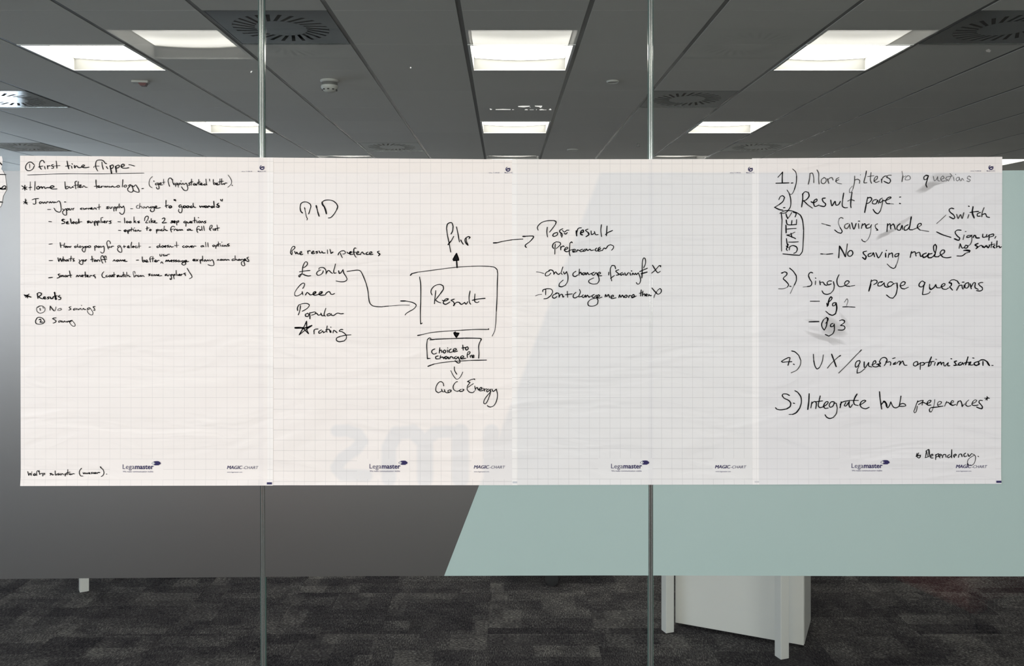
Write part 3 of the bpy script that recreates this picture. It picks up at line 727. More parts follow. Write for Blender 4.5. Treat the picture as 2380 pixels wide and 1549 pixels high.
# smudges: soft fans with a falling edge
def smudge(sheet, crop, polys, dy=.0006):
    ox,oy,sc=CR[crop]; t,yy=SH[sheet]; V=[];Fc=[];A_=[]
    for pts,a_ in polys:
        pts=[(ox+x/sc,oy+y/sc) for x,y in pts]; n=len(pts); cx_=sum(p[0] for p in pts)/n; cy_=sum(p[1] for p in pts)/n
        k=len(V)
        rings=[(0.02,1),(.55,.9),(.8,.5),(1.0,0)]
        for rr,al in rings:
            for x,y in pts:
                X_,Z_=P(cx_+(x-cx_)*rr,cy_+(y-cy_)*rr); V.append((X_,-(yy+dy),Z_)); A_.append(a_*al)
        for r_ in range(3):
            for i in range(n): Fc.append((k+r_*n+i,k+r_*n+(i+1)%n,k+(r_+1)*n+(i+1)%n,k+(r_+1)*n+i))
    me=mesh(V,Fc); at=me.attributes.new('soft','FLOAT','POINT'); at.data.foreach_set('value',A_)
    o=mob('smudge', me, SMUDGE, t); o['label']='grey rubbed ink smudge'
def curve_text(txt, x, ybase, width, mat, sheet, shear=0, bold=0, name='printed_text', height=None, dz=.0007):
    cu=bpy.data.curves.new('t','FONT'); cu.body=txt; cu.size=1; cu.shear=shear; cu.offset=bold; cu.resolution_u=3
    o=bpy.data.objects.new('t',cu); COL.objects.link(o); bpy.context.view_layer.update()
    me=bpy.data.meshes.new_from_object(o.evaluated_get(bpy.context.evaluated_depsgraph_get()))
    bpy.data.objects.remove(o)
    xs=[v_.co.x for v_ in me.vertices]; x0,x1=min(xs),max(xs); s_=width/(x1-x0); sy=s_ if height is None else height
    t,yy=SH[sheet]
    for v_ in me.vertices:
        X_,Z_=P(x+(v_.co.x-x0)*s_, ybase-v_.co.y*sy); v_.co=(X_,-(yy+dz+LFT(ybase)),Z_)
    me.materials.clear()
    return mob(name, me, mat, t)
# ------------------------------------------------------------------ handwriting, sheet by sheet (pen strokes)
WR(1,'heading "first time flippe-" with a circled 1, underlined','C1',2.3,'''325,190 270,140 215,145 175,190 163,245 190,288 250,292 300,258 325,205;_237,170 240,250;
510,150 490,112 455,108 428,140 418,190 430,240 455,270;400,228 480,210;512,215 525,265;565,200 572,262;565,228 590,205 620,208;675,182 642,195 652,215 678,225 672,250 642,252;
728,118 735,180 740,250;_660,215 720,206 800,200;*928,120 940,190 960,262;900,215 985,200;*1010,212 1018,250;*1018,166 1024,176;*1062,195 1070,245 1095,208 1115,212 1128,232 1160,240 1190,232 1235,216 1248,195 1220,190 1198,218 1235,238 1290,238 1330,230;
1635,165 1590,110 1530,98 1475,110 1455,165 1460,240 1490,300;_1418,238 1430,215 1520,212;1570,135 1575,200 1595,270;*1650,218 1675,258;*1648,160 1652,168;+1720,205 1735,280 1748,345;*1725,205 1768,190 1782,222 1752,255 1738,252;+1820,215 1830,270 1835,325;*1825,218 1870,192 1892,210 1872,240 1842,245;
*1925,225 1978,205 1978,180 1945,178 1922,215 1950,245 2010,250 2065,240;2065,185 2110,192 2170,210;_200,375 400,368 700,357 1000,352 1400,355 1700,352 2000,345 2345,338''')
WR(1,'line "Home button terminology"','C1',2.3,'''*95,575 185,640;*150,565 150,655;105,635 188,595;_250,500 248,655;*225,610 275,600;340,495 332,655;
*402,582 372,598 370,625 400,635 422,610 405,584;*422,620 445,592 462,595 468,622 492,594 512,595 522,622 560,608 610,610 662,604 690,588 655,572 618,595 640,628 700,634 740,632;
888,500 893,570 905,630 942,620 960,596 930,585 905,600;975,590 985,615 1010,610 1035,587 1042,606;1108,490 1078,500 1082,570 1088,630;1135,495 1130,560 1128,612;1055,568 1188,555;1150,602 1188,580 1172,565 1150,590 1165,608 1205,598;1215,605 1228,575 1250,580 1265,600 1300,602;
1460,465 1462,540 1475,620;1430,585 1500,575;1490,600 1526,588 1515,570 1492,590 1515,606 1550,600 1560,580;1562,605 1575,582 1605,580;1612,600 1632,580 1645,602 1668,580 1685,600;1700,580 1712,600 1740,585;1745,602 1765,577 1790,600 1835,590;1872,565 1845,580 1855,600 1890,594 1890,572 1870,567;
1955,460 1950,530 1945,595;2000,560 1975,577 1985,597 2020,590 2025,567 2000,562;2092,550 2062,570 2075,590 2105,560 2138,620 2145,662 2120,690 2072,682 2045,652 2045,622 2070,602;2130,570 2150,592 2190,558 2222,600 2250,650 2250,690 2200,685 2152,662;*2305,628 2332,622''')
WR(1,'line "Journey."','C1',2.2,'''160,815 165,905;125,868 195,880;130,905 178,840;170,880 195,915;285,830 330,815 405,808;350,818 350,870 350,900 325,914 300,905;
*432,868 415,885 430,902 460,886 448,868;*478,872 490,897 520,872 528,895;*545,897 560,868 585,872;*600,892 620,867 640,890 668,865 682,888 710,880;700,868 728,882 775,852 800,880 815,960 818,1020 800,1055 760,1056 715,1030 688,985;*880,872 905,872''')
WR(1,'line "- your current supply - change to good words"','C1',2.2,'''570,1010 625,1010;845,1000 870,1020 905,995 918,1060 915,1110 885,1115 850,1085 845,1050 880,1020;*940,990 915,1008 930,1025 955,1010 945,992;*970,990 976,1020 1000,1016 1010,990;*1035,992 1037,1020;1035,1000 1055,985;
*1210,985 1178,990 1175,1005 1208,1008;*1230,985 1240,1010 1270,990;*1276,1008 1287,986 1308,990;*1318,1008 1332,986 1348,990;*1352,1002 1392,990 1378,976 1358,996 1400,1008;*1418,1008 1432,982 1452,985 1465,1008;1517,915 1517,1008;1480,975 1545,960;
*1692,955 1655,966 1690,980 1682,996 1650,990;*1715,965 1722,992 1745,985 1757,960;*1787,970 1790,1040;1785,975 1815,960 1815,985 1790,992;*1835,970 1830,1035;1838,970 1865,957 1865,980 1840,987;1890,905 1885,940 1893,985;*1910,952 1935,977 1968,945;1970,947 1985,1000 1980,1060 1950,1100 1910,1087 1895,1065;2098,995 2135,996''')
WR(1,'line "- your current supply - change to good words"','C2',2.2,'''_150,775 120,790 123,820 158,822;_172,745 166,825;_168,806 190,790 202,822;_240,795 215,810 228,825 250,802 260,822;270,822 285,797 303,800 312,822;*350,795 325,812 350,820 375,797 392,830 390,860 360,878 335,862 335,842;*395,815 430,805 425,788 402,800 410,820 450,822 485,814;
573,700 572,770 580,815;*560,790 610,776;+638,785 618,800 632,818 658,805 650,787;+697,690 703,703;+714,690 720,710;
*800,768 772,785 780,808 808,795;810,782 820,840 810,885 788,893 765,865 772,838;+852,785 835,803 855,815 880,800 866,787;+902,787 885,803 905,815 928,800 915,787;+965,788 945,805 965,815 985,800;*990,745 990,780 1005,805 1028,812;
+1090,788 1102,808 1125,790 1142,806 1158,788;+1182,787 1165,800 1185,812 1205,800 1192,788;+1215,812 1225,790 1250,797;+1290,790 1265,800 1280,815 1305,800;*1305,715 1310,770 1315,812;+1378,747 1355,770 1387,787 1380,808 1345,800;*1410,687 1418,710;*1438,684 1435,714''')
WR(1,'line "get flipping started better"','C2',2.2,'''_365,335 330,370 312,430 322,480 360,510;385,400 390,415;437,435 410,447 415,465 447,455 450,432 462,480 465,520 450,530 430,517 425,497;462,455 500,445 495,430 470,447 490,465 520,462;_535,375 540,455;_515,430 555,420;
665,387 650,362 622,362 605,400 615,450 627,487;675,380 675,420 690,460;697,437 702,465;720,440 720,492;722,447 745,435 748,455 725,465;755,445 762,500;757,450 785,437 785,455 762,465;800,435 805,457;*803,403 805,408;817,462 832,437 847,460 882,437 900,480 908,520 890,550 850,545 822,512 810,492;
*945,430 922,440 940,455 935,470 915,468;965,375 962,470;945,422 985,417;*1010,440 990,455 1008,470 1025,447 1032,470;1042,470 1052,442 1070,442;1075,380 1080,465;1055,427 1100,418;*1093,460 1125,450 1115,435 1097,455 1122,468 1150,460;*1175,447 1155,457 1165,470 1190,457;1185,375 1190,430 1200,467;1240,375 1242,405;
1298,380 1300,430 1307,460 1332,450 1325,432 1305,442;*1335,457 1365,447 1355,434 1340,450 1362,466 1385,458;1402,372 1395,460;1428,370 1422,457;1375,420 1452,408;*1435,458 1455,445 1468,458 1480,437 1508,437;_1525,312 1560,360 1580,410 1570,455 1522,500;*1587,470 1592,474''')
WR(1,'line "- Select suppliers - looks like 2 sep questions"','C3',2.2,'''*592,122 640,126;*880,85 850,80 830,97 852,115 885,127 880,150 830,162;+850,92 845,105;*910,150 945,140 940,122 915,137 922,162 960,162;*990,70 1000,130 1012,160;*1022,152 1060,140 1050,122 1028,142 1050,162;*1100,127 1075,142 1095,162 1125,152;+1140,77 1147,150;1100,137 1200,125;
+1330,112 1302,122 1332,135 1305,147;*1350,120 1362,147 1390,135 1395,115;+1425,125 1440,195;*1425,130 1455,112 1462,135 1435,147;+1480,120 1490,190;*1482,125 1515,112 1520,135 1490,143;1553,55 1552,147;*1575,117 1580,142;*1568,50 1585,48;*1598,137 1630,127 1620,110 1602,127 1625,150;*1650,147 1658,117 1685,114;*1740,107 1707,120 1735,137 1735,155 1705,158;*1865,125 1910,128;
*1985,55 1990,147;*2035,115 2018,130 2035,148 2055,132 2042,117;*2090,117 2070,132 2090,148 2110,132 2097,117;2160,35 2160,147;*2165,122 2190,112;*2168,124 2200,147;*2260,112 2225,127 2262,137 2235,150''')
WR(1,'line "- Select suppliers - looks like 2 sep questions"','C2',2.2,'''243,1015 252,965 282,942 302,960 290,1000 262,1045 295,1048;*315,1017 320,1047;*1,1 1,1;345,980 345,1050;*352,1025 375,1012;*354,1027 378,1047;*385,1037 407,1025 400,1012 387,1032 405,1048 437,1048;*515,985 542,972 557,985 545,1015 515,1048 580,1045;
+677,1017 655,1022 675,1035 660,1048 645,1045;+690,1042 715,1032 705,1017 690,1032 710,1050;*735,1022 738,1080;*737,1027 765,1014 768,1030 745,1043;*870,1020 845,1035 860,1050 885,1032;*885,1027 880,1070 878,1100;*900,1032 907,1050 930,1047;*933,1047 957,1032 948,1022 935,1035 950,1048;*975,1022 957,1035 977,1045 960,1052;*1010,962 1012,1047;990,1015 1040,1008;*1045,1022 1052,1050;*1068,965 1072,969;*1085,1017 1068,1032 1085,1048 1105,1032 1090,1018;*1115,1048 1127,1022 1150,1047;*1185,1017 1160,1027 1185,1040 1165,1055'''.replace('*1,1 1,1;',''))
WR(1,'line "- option to pick from a full list"','C3',2.2,'''*1875,285 1915,288;+2000,277 1978,290 1995,308 2020,294 2008,277;+2045,287 2052,340;*2045,287 2085,272 2087,292 2055,302;2115,235 2112,300;*2090,272 2150,262;*2150,277 2157,300;2167,238 2170,244;*2192,277 2175,290 2192,302 2207,287;*2220,300 2237,277 2260,297 2290,292''')
WR(1,'line "- option to pick from a full list"','C2',2.2,'''*283,1105 280,1162;265,1135 312,1125;*332,1145 318,1160 335,1170 345,1153 335,1146;*425,1150 428,1205;*423,1160 450,1147 455,1165 430,1172;*475,1150 482,1170;*515,1145 495,1157 510,1170 535,1162;545,1098 540,1170;*543,1157 563,1147 573,1165 598,1165;
705,1112 682,1098 657,1110 645,1145 657,1190;640,1152 690,1142;*697,1167 710,1144 728,1147;*745,1145 735,1160 755,1167 764,1150;*775,1167 787,1147 800,1165 815,1149 832,1163;*932,1140 900,1152 905,1165 935,1157 947,1145 952,1162 980,1162;
1088,1107 1067,1100 1047,1130 1050,1180 1063,1197;*1042,1152 1080,1142;*1088,1147 1097,1165 1112,1150;1120,1100 1127,1165;1150,1095 1162,1167;1238,1145 1255,1090 1280,1085 1272,1125 1245,1150 1260,1168;*1295,1137 1302,1163;*1335,1132 1315,1145 1340,1155 1320,1165;1355,1080 1368,1167;*1335,1138 1390,1125''')
WR(1,'line "- How do you pay for g+elect - doesnt cover all options"','C3',2.1,'''595,540 655,532;*800,510 812,600;810,562 872,555;880,520 868,595;*905,572 888,587 905,602 922,587 908,573;*930,577 942,600 965,580 982,600 1000,575;*1095,572 1065,582 1075,602 1110,587;1120,540 1120,575 1137,600;*1167,572 1150,587 1165,602 1190,590 1177,573;
*1215,577 1230,602 1265,577;1264,580 1264,640 1247,685 1217,667 1205,632 1230,607;*1285,577 1270,592 1290,602 1307,587 1292,577;*1330,572 1315,587 1337,602 1362,590 1360,572 1335,570;*1435,577 1440,655;*1432,582 1470,567 1472,590 1440,602;*1515,572 1490,587 1510,602 1530,582 1537,600;1550,572 1562,597 1600,572 1612,640 1602,690 1572,705 1545,682;
1725,530 1715,490 1682,475 1660,510 1670,570 1690,630;*1707,580 1695,594 1715,602 1732,587;*1745,602 1752,577 1785,576;1892,560 1862,575 1870,600 1905,580;1902,565 1930,620 1935,680 1912,690 1872,667 1855,627 1870,607;1975,560 1982,605;1960,590 2010,578;
*2035,597 2070,587 2060,567 2042,582 2047,605 2085,605;2117,500 2107,560 2112,607;*2130,597 2160,587 2150,572 2132,587 2150,605;*2200,572 2175,587 2195,605 2230,600;2250,510 2255,607;_2205,580 2290,572''')
WR(1,'line "- How do you pay for g+elect - doesnt cover all options"','C4',2.1,'''*375,278 402,276;*562,250 520,264 527,285 572,270;572,215 574,255 592,282;*627,247 605,264 625,282 645,267 632,248;*655,272 690,262 680,247 658,264 680,283;*735,242 707,253 737,267 715,280;*750,282 765,252 790,277 822,267;852,240 856,256;880,178 886,280;_860,250 925,242;
*1020,250 992,264 1005,283 1037,275;*1067,252 1045,267 1065,283 1085,267 1072,252;*1100,257 1117,281 1142,254;*1145,272 1180,262 1167,250 1147,267 1170,285;*1193,284 1203,257 1240,258;*1367,247 1330,257 1340,275 1370,264;*1375,248 1387,272;1415,185 1422,272;1457,195 1464,272;
*1567,237 1545,250 1560,268 1587,252 1572,238;*1605,247 1605,300;*1607,247 1635,234 1642,252 1612,262;1650,178 1660,264;*1635,222 1690,215;*1690,237 1700,262;1715,183 1718,188;*1737,237 1720,250 1738,262 1757,247;*1765,264 1777,242 1800,262 1812,245;*1850,212 1817,230 1857,250 1825,262''')
WR(1,'small inserted word "user" with a caret','C4',2.0,'''*575,408 582,440 605,440 612,407;*652,410 632,420 657,430 645,442;*670,442 687,422 700,438 720,412 752,408;*590,572 610,547 632,578''')
WR(1,'line "- Whats your tariff name - better message explaining name changes"','C3',2.2,'''*598,842 660,842;*760,790 775,857 802,802 830,857 852,800;855,770 862,857;*864,837 880,822 892,852;*927,822 905,840 925,853 945,827 952,852;*1002,760 992,852;960,812 1030,800;*1057,802 1037,825 1062,845 1040,856;
1150,825 1170,852 1207,827 1220,880 1205,915 1172,907 1150,880 1165,852;*1215,847 1235,827 1222,842 1245,852 1262,835;*1265,854 1272,827 1287,827;*1385,760 1395,862;*1360,825 1422,812;*1452,827 1425,842 1445,858 1465,834 1474,857;*1485,857 1492,830 1512,830;*1525,832 1532,857;
1600,790 1585,752 1562,755 1550,800 1565,850 1585,890;1650,792 1640,757 1617,765 1620,810 1637,875;*1555,827 1658,815;*1775,852 1797,827 1815,852;*1862,827 1835,842 1860,857 1880,832 1887,852;*1900,852 1912,827 1930,850 1950,830 1968,850 1998,835 1987,825 1970,843 2000,857 2035,855;*2205,835 2245,832''')
WR(1,'line "- Whats your tariff name - better message explaining name changes"','C4',2.2,'''140,518 178,518;*250,455 252,510 264,550 292,540 290,517 262,527;*305,542 345,532 335,512 308,527 325,552 362,548;420,450 395,465 395,510 400,552;445,450 442,547;380,497 470,485;*475,542 510,527 498,512 478,530 500,550 527,540 537,522 562,520;
+680,542 695,517 710,537 730,517 750,540 768,530;*770,537 802,525 790,514 772,530 800,547;*842,512 815,523 847,535 825,549;*882,512 858,523 887,535 865,549;*927,517 900,532 925,547 945,527 952,547;*997,522 970,535 1000,549 1020,527 1050,575 1040,600 1005,606 980,587 985,567 1020,555;*1035,547 1070,532 1055,517 1035,537 1065,547 1105,538;
*1180,522 1220,512 1205,497 1182,514 1200,532 1232,525;*1240,502 1275,532;*1280,502 1242,535;*1312,510 1325,578;*1310,515 1345,502 1347,520 1318,531;1360,440 1364,537;*1412,507 1385,522 1400,537 1425,517 1432,537;*1445,532 1457,510 1475,532;1490,507 1502,532 1540,507 1568,570 1565,610 1525,618 1460,600;
*1630,522 1647,502 1665,522;*1707,497 1685,512 1705,523 1725,502 1732,521;*1747,522 1757,500 1770,519 1787,500 1802,520 1825,505 1855,517;*1937,492 1902,507 1910,525 1945,517;1960,435 1960,522;*1962,507 1985,500 1997,521;*2037,497 2010,514 2035,523 2052,502 2062,521;2085,497 2070,515 2105,502 2130,570 2138,605 2112,622 2080,600 2075,562 2100,532;*2120,517 2155,507 2140,492 2125,507 2145,526 2165,515;*2207,460 2177,477 2207,510 2210,540 2170,532''')
WR(1,'line "- Smart meters, cant switch from some suppliers"','C3',2.2,'''+592,1158 655,1152;*792,1087 762,1097 782,1117 790,1145 745,1165;*802,1142 817,1112 830,1137 850,1112 865,1140;*902,1112 880,1130 905,1142 920,1117 927,1140;*935,1140 947,1114 967,1116;970,1030 985,1100 995,1152;*950,1117 1012,1110;
*1095,1142 1115,1112 1135,1137 1160,1112 1185,1140;*1190,1132 1225,1122 1210,1107 1192,1124 1220,1142;*1260,1050 1267,1147;1230,1112 1310,1108;*1285,1137 1320,1127 1310,1114 1290,1132 1320,1147;*1345,1147 1357,1117 1387,1120;*1440,1102 1407,1120 1440,1135 1448,1165;
1605,1047 1577,1080 1570,1120 1590,1152 1632,1155;*1667,1112 1640,1127 1660,1143 1690,1130;*1717,1110 1695,1127 1715,1143 1735,1114 1742,1140;*1755,1142 1767,1114 1780,1140;1790,1060 1797,1142;*1755,1107 1815,1100;+1877,1112 1847,1122 1874,1132 1850,1143;*1890,1120 1902,1142 1920,1122 1937,1142 1950,1117;*1965,1055 1972,1142;1945,1107 1995,1100;*2007,1112 1990,1127 2010,1142;2025,1055 2032,1140;*2032,1122 2060,1112 2072,1137 2095,1135;
_2182,1082 2172,1042 2147,1047 2150,1100 2165,1152;_2165,1150 2180,1110 2195,1115;*2190,1137 2202,1112 2220,1116;*2242,1112 2228,1127 2245,1140 2264,1120;*2275,1137 2287,1114 2305,1134 2322,1117 2348,1135''')
WR(1,'line "- Smart meters, cant switch from some suppliers"','C4',2.2,'''*397,767 365,777 395,790 370,806;*432,777 415,792 432,806 452,787;*465,807 477,782 495,804 512,782 528,802 558,787 548,780 535,795 560,807 610,802;*700,772 672,785 690,800 670,802;*705,782 717,807 740,800 745,777;*772,787 790,840 785,870 765,870 765,852;*765,790 800,777 800,795 775,806;*820,787 837,860;*817,790 850,777 850,795 825,806;875,705 877,802;*900,782 907,802;*920,797 950,787 938,772 922,790 945,804;*965,802 972,777 990,777;*1047,752 1012,767 1040,777 1045,802;
*1078,668 1120,740;1120,740 1160,800 1165,830 1120,858''')
WR(1,'line "Results" with an asterisk','C5',2.3,'''+140,205 262,245;*165,250 225,190;*150,225 230,232;*195,205 200,262;*380,180 385,230 392,272;*375,182 412,162 457,182 440,215 400,237;*400,237 440,265 480,278;*490,267 530,252 515,237 492,252 510,278 545,274;*592,237 565,252 595,265 570,281;+615,242 632,272 665,265 675,237;+700,157 707,225 717,290;*690,162 737,285;*680,232 745,222;*795,212 767,235 812,257 805,285 772,293''')
WR(1,'line "No savings" with a circled 1','C5',2.2,'''_390,442 408,412 470,410 517,447 520,490 490,525 430,542 385,520 366,480 375,432 430,412;*428,450 435,490;_480,430 492,455;*615,485 618,410;*618,410 650,455 682,495;_682,495 700,502 718,455 722,425;_802,450 765,467 755,488 790,490 824,472 807,452;
1000,420 965,432 980,450 1000,467 960,485;1077,452 1045,467 1050,485 1085,472;1095,452 1112,480;1125,457 1140,480 1167,452;1180,452 1190,480;1193,396 1196,401;1215,480 1227,452 1255,477 1275,470;1342,440 1302,455 1312,478 1347,460;_1347,442 1375,480 1405,530 1395,570 1360,572 1315,535 1298,490;1445,417 1407,425 1427,450 1440,490 1415,486''')
WR(1,'line "Saving" with a circled 2','C5',2.2,'''370,640 345,690 362,735 420,745 490,727 512,690 480,642 430,618 380,625 358,660;+415,662 435,652;*438,655 447,680 430,707 480,705;*722,627 682,632 660,645;662,645 700,665 725,690 692,720 670,722;802,677 770,692 775,710 805,697 822,682 830,710;842,687 857,710 880,684 897,707;*915,692 930,707 950,687 965,700;
*1002,675 967,692 985,702 1020,672;_1012,672 1050,710 1078,760 1060,785 1020,772 985,732 965,697''')
WR(1,'note "Weflip subscription (invision)"','C6',2.0,'''*170,372 187,430;*187,430 207,397 225,432;_225,432 234,370;*255,427 290,417 278,402 258,414 268,430 300,425;340,377 325,357 312,365 305,400 310,432;345,355 352,417;*355,412 378,402 392,395;*402,402 402,440;*402,402 430,397 430,415 407,422;
*532,397 512,402 532,412 515,426;*545,407 552,425 570,417;590,360 597,427 612,425 622,410 602,413;*647,397 630,407 648,420 635,427;*672,402 655,417 677,422;*685,424 692,404 707,407;715,407 720,422;*742,407 748,440;*740,409 765,399 764,415 747,421;785,340 784,420;765,390 810,385;*805,402 810,417;*827,402 815,414 830,420 844,407;*850,417 862,404 885,407;815,377 818,380;
*995,322 985,330;995,325 967,355 965,405 985,437 1020,441;*1020,387 1025,405;*1035,407 1045,389 1060,407;*1070,392 1082,407 1097,390;*1105,402 1125,393 1115,387 1108,400 1130,407;*1160,382 1147,390 1165,398 1150,406;+1180,387 1184,402;+1207,385 1195,397 1212,401 1224,389;+1235,402 1247,387 1275,387;+1285,298 1297,318;*1297,318 1327,342;1327,342 1340,390 1325,430 1298,447;*1378,410 1384,411''')
WR(2,'heading "PID"','P1',2.5,'''*345,362 312,325 300,260;300,260 315,190 360,160 430,162 488,198;*488,198 500,240;500,240 480,310 458,380;_382,262 400,350 420,440 435,465 425,490;*383,264 390,292;+597,225 608,270;*608,270 625,335;+625,340 650,418;
+785,375 770,310 745,245;+745,245 712,200 706,160;706,160 750,130 830,122 910,140 968,185;*968,185 992,240 975,300;975,300 930,375 880,432 850,450 820,452''')
WR(2,'line "Pre result prefences"','P1',2.3,'''145,1130 124,1095 130,1050 148,1000 178,975 205,987 200,1010 168,1040 148,1060 156,1095 147,1130;*200,1067 222,1115 238,1082 258,1112 300,1112 328,1092 322,1070 300,1087 298,1118 328,1130 350,1117;
*437,1060 447,1112;*445,1080 460,1057 490,1062;*512,1092 555,1080 545,1060 520,1077 512,1105 550,1110 572,1100;*622,1067 590,1077 622,1092 600,1110;*648,1060 670,1097 700,1087;*700,1065 720,1097 762,1096;803,1040 807,1110;850,1030 862,1075 868,1105;+868,1105 905,1082;
*1000,1135 1015,1097 1060,1062 1110,1057;1110,1057 1135,1082 1125,1110 1088,1116;1040,1100 1060,1150 1078,1185;*1165,1082 1190,1107 1230,1082;*1215,1112 1247,1087 1235,1070 1207,1097 1230,1127 1282,1117;*1330,1012 1310,1004 1290,1030 1290,1100;1290,1100 1310,1150 1332,1178;1265,1082 1330,1086;
*1338,1107 1382,1087 1365,1067 1345,1092 1350,1125 1402,1122;*1410,1130 1432,1087 1450,1082 1470,1112 1500,1117;*1552,1082 1520,1097 1525,1125 1572,1122;*1580,1112 1625,1092 1610,1074 1580,1092 1590,1127 1642,1122;*1757,1064 1725,1077 1745,1102;+1745,1102 1770,1122 1745,1148''')
WR(2,'line "£ only" with a long arrow to the box','P2',2.4,'''315,157 347,145 382,105 380,72 355,62 330,90 310,140 303,190 300,240 272,285 255,310 243,292 270,267 310,262;*310,262 350,282 400,293 437,288;255,225 340,212 427,203;
570,187 578,162 640,157 678,188 688,235 686,262;600,195 550,220 532,255 555,282 600,270 634,235 640,207;*688,247 718,207 740,207 762,232 790,250;840,98 825,160 810,220 825,250 850,240;*890,207 905,252 932,235 962,190;962,190 975,245 1010,300 1027,347 1000,378 940,388 850,375;
*1030,218 1075,213;1075,213 1120,205 1200,198 1242,210 1270,250 1310,340 1345,440 1370,550 1380,650 1400,735 1440,775 1500,790 1600,795;*1600,792 1700,783;^_1700,783 1800,774 1900,768 2045,768;+1902,700 1975,700;1975,700 2080,720 2140,750 2152,778 2110,830 2040,870 1990,903 1972,928''')
WR(2,'line "Green"','P2',2.4,'''*308,495 325,470;325,470 338,425 320,408 280,427 220,492;_220,492 180,560 177,605;177,605 205,620 255,602 302,570;*300,570 300,548;300,550 310,600;*352,603 378,562 400,572;*400,572 430,600 470,592 520,570 518,548 488,557 475,590 500,606 560,594 615,575 625,550 590,552 572,590 600,606 660,602;+490,590 515,562;+585,590 612,565;*670,602 700,562 737,547 752,562 762,585 790,593 825,578''')
WR(2,'line "Popular"','P2',2.4,'''*225,855 222,812 242,765;242,765 300,745 370,740 412,760 408,787 370,827 300,867;*270,775 266,830;266,830 250,890 235,927;*385,902 352,917 355,945 390,952 407,920 385,897;*420,892 425,940;+425,940 425,988;420,895 460,887 500,877 522,892 500,915 450,931;*510,900 540,905 560,930 600,922;*602,897 620,937 662,936;683,818 660,890 655,925 675,947;
*752,902 705,917 710,940 762,925 772,907;*770,930 812,935 850,907 880,897 925,908 970,905''')
WR(2,'line "rating" after a hand-drawn star','P2',2.4,'''*370,1028 330,1115 250,1250;*250,1250 340,1180 455,1102;+455,1098 390,1125;*390,1125 320,1140 182,1143;+182,1135 240,1135;*182,1130 260,1128 330,1140;*310,1130 345,1175 402,1232;*370,1030 372,1120 380,1185 402,1232;*300,1150 400,1130;
*492,1170 492,1235;*488,1192 505,1162 557,1155;*612,1170 570,1197 575,1225 612,1210 632,1187 645,1217;705,1105 695,1180 702,1210;*645,1217 690,1190;*682,1170 735,1162 755,1212;762,1122 766,1128;*762,1182 767,1212;*800,1217 812,1177 840,1192 865,1215;
*960,1165 922,1165 902,1190 940,1197;940,1197 982,1222 1015,1260 1015,1310 980,1350;*980,1350 900,1362 857,1340 860,1302 920,1275;920,1275 1000,1258 1092,1250''')
WR(2,'word "flip" with an arrow to the right','P3',2.5,'''*700,285 722,240 730,170;*730,170 712,120 680,117 645,140 632,200;632,200 645,300 670,420 695,558;+655,445 690,400;655,445 700,392 740,320;780,178 797,250 815,350 825,405;*845,375 862,410 882,438;*985,340 965,325 925,342 908,370 920,420 955,455;928,352 932,400 952,442;*985,335 968,357;
+1335,420 1385,418;1385,418 1480,395 1620,372;*1620,372 1775,362;+1775,322 1810,322;*1810,320 1930,318 1936,335 1880,400 1815,450 1812,470 1828,488''')
WR(2,'solid arrow from the box up to the word "flip"','P3',2.5,'''+790,790 783,690;!783,568 820,665 812,684 735,690 723,670;*783,575 815,665;*815,680 735,687;*727,668 780,575''')
WR(2,'large open box drawn round the word "Result"','P3',2.4,'''+90,905 112,880;*112,880 200,858;^200,858 400,832 600,805 800,782 1000,770;^1000,770 1150,768 1280,772;1280,772 1350,785 1390,820;*1390,820 1398,880;1398,880 1392,1050 1388,1250 1378,1450;_1378,1450 1358,1720 1315,1820;228,930 245,1050 245,1300 240,1420 245,1635 268,1620''')
WR(2,'word "Result" inside the box','P3',2.5,'''415,1200 398,1160 410,1110 460,1060 530,1042 578,1060;*578,1060 585,1110 540,1180;540,1180 470,1270;*470,1137 460,1230;460,1230 450,1332;470,1280 510,1307 545,1318;*570,1280 600,1292 650,1272 657,1258 622,1260 590,1292 585,1325 620,1340 682,1305;*747,1262 700,1280 732,1300 752,1335;+752,1335 740,1360;*735,1357 780,1312 820,1312 842,1335 862,1340 902,1312;*902,1312 925,1338 950,1302;985,1140 970,1220 975,1310 995,1340;1058,1185 1052,1270 1058,1302 1092,1315 1117,1300;*1018,1280 1100,1262 1210,1250''')
WR(2,'ruled lines and heart-shaped arrowhead below the box','P4',2.4,'''+200,388 235,382;*235,382 262,375;^262,375 400,345 600,325 850,310;^*850,310 1050,298 1245,297;+1258,297 1262,290;!735,345 765,325 775,345 822,350 815,378 785,422 770,418 745,382;*738,348 820,352;*742,360 778,415;*815,360 782,418;
+385,452 450,447;*450,445 700,435 900,428;*900,428 1100,430 1152,440 1140,470;1140,470 1122,510 1113,560 1118,650 1113,730;*400,435 375,425 345,450;345,450 335,530 340,640 345,735;+345,735 362,732;*362,732 385,732;+355,850 400,832;*400,832 450,815;^450,815 600,790 800,772;^*800,772 1000,762;*1000,762 1230,757;
748,858 752,910 785,970;_695,915 740,1000 785,1045 830,1020 865,960 875,935''')
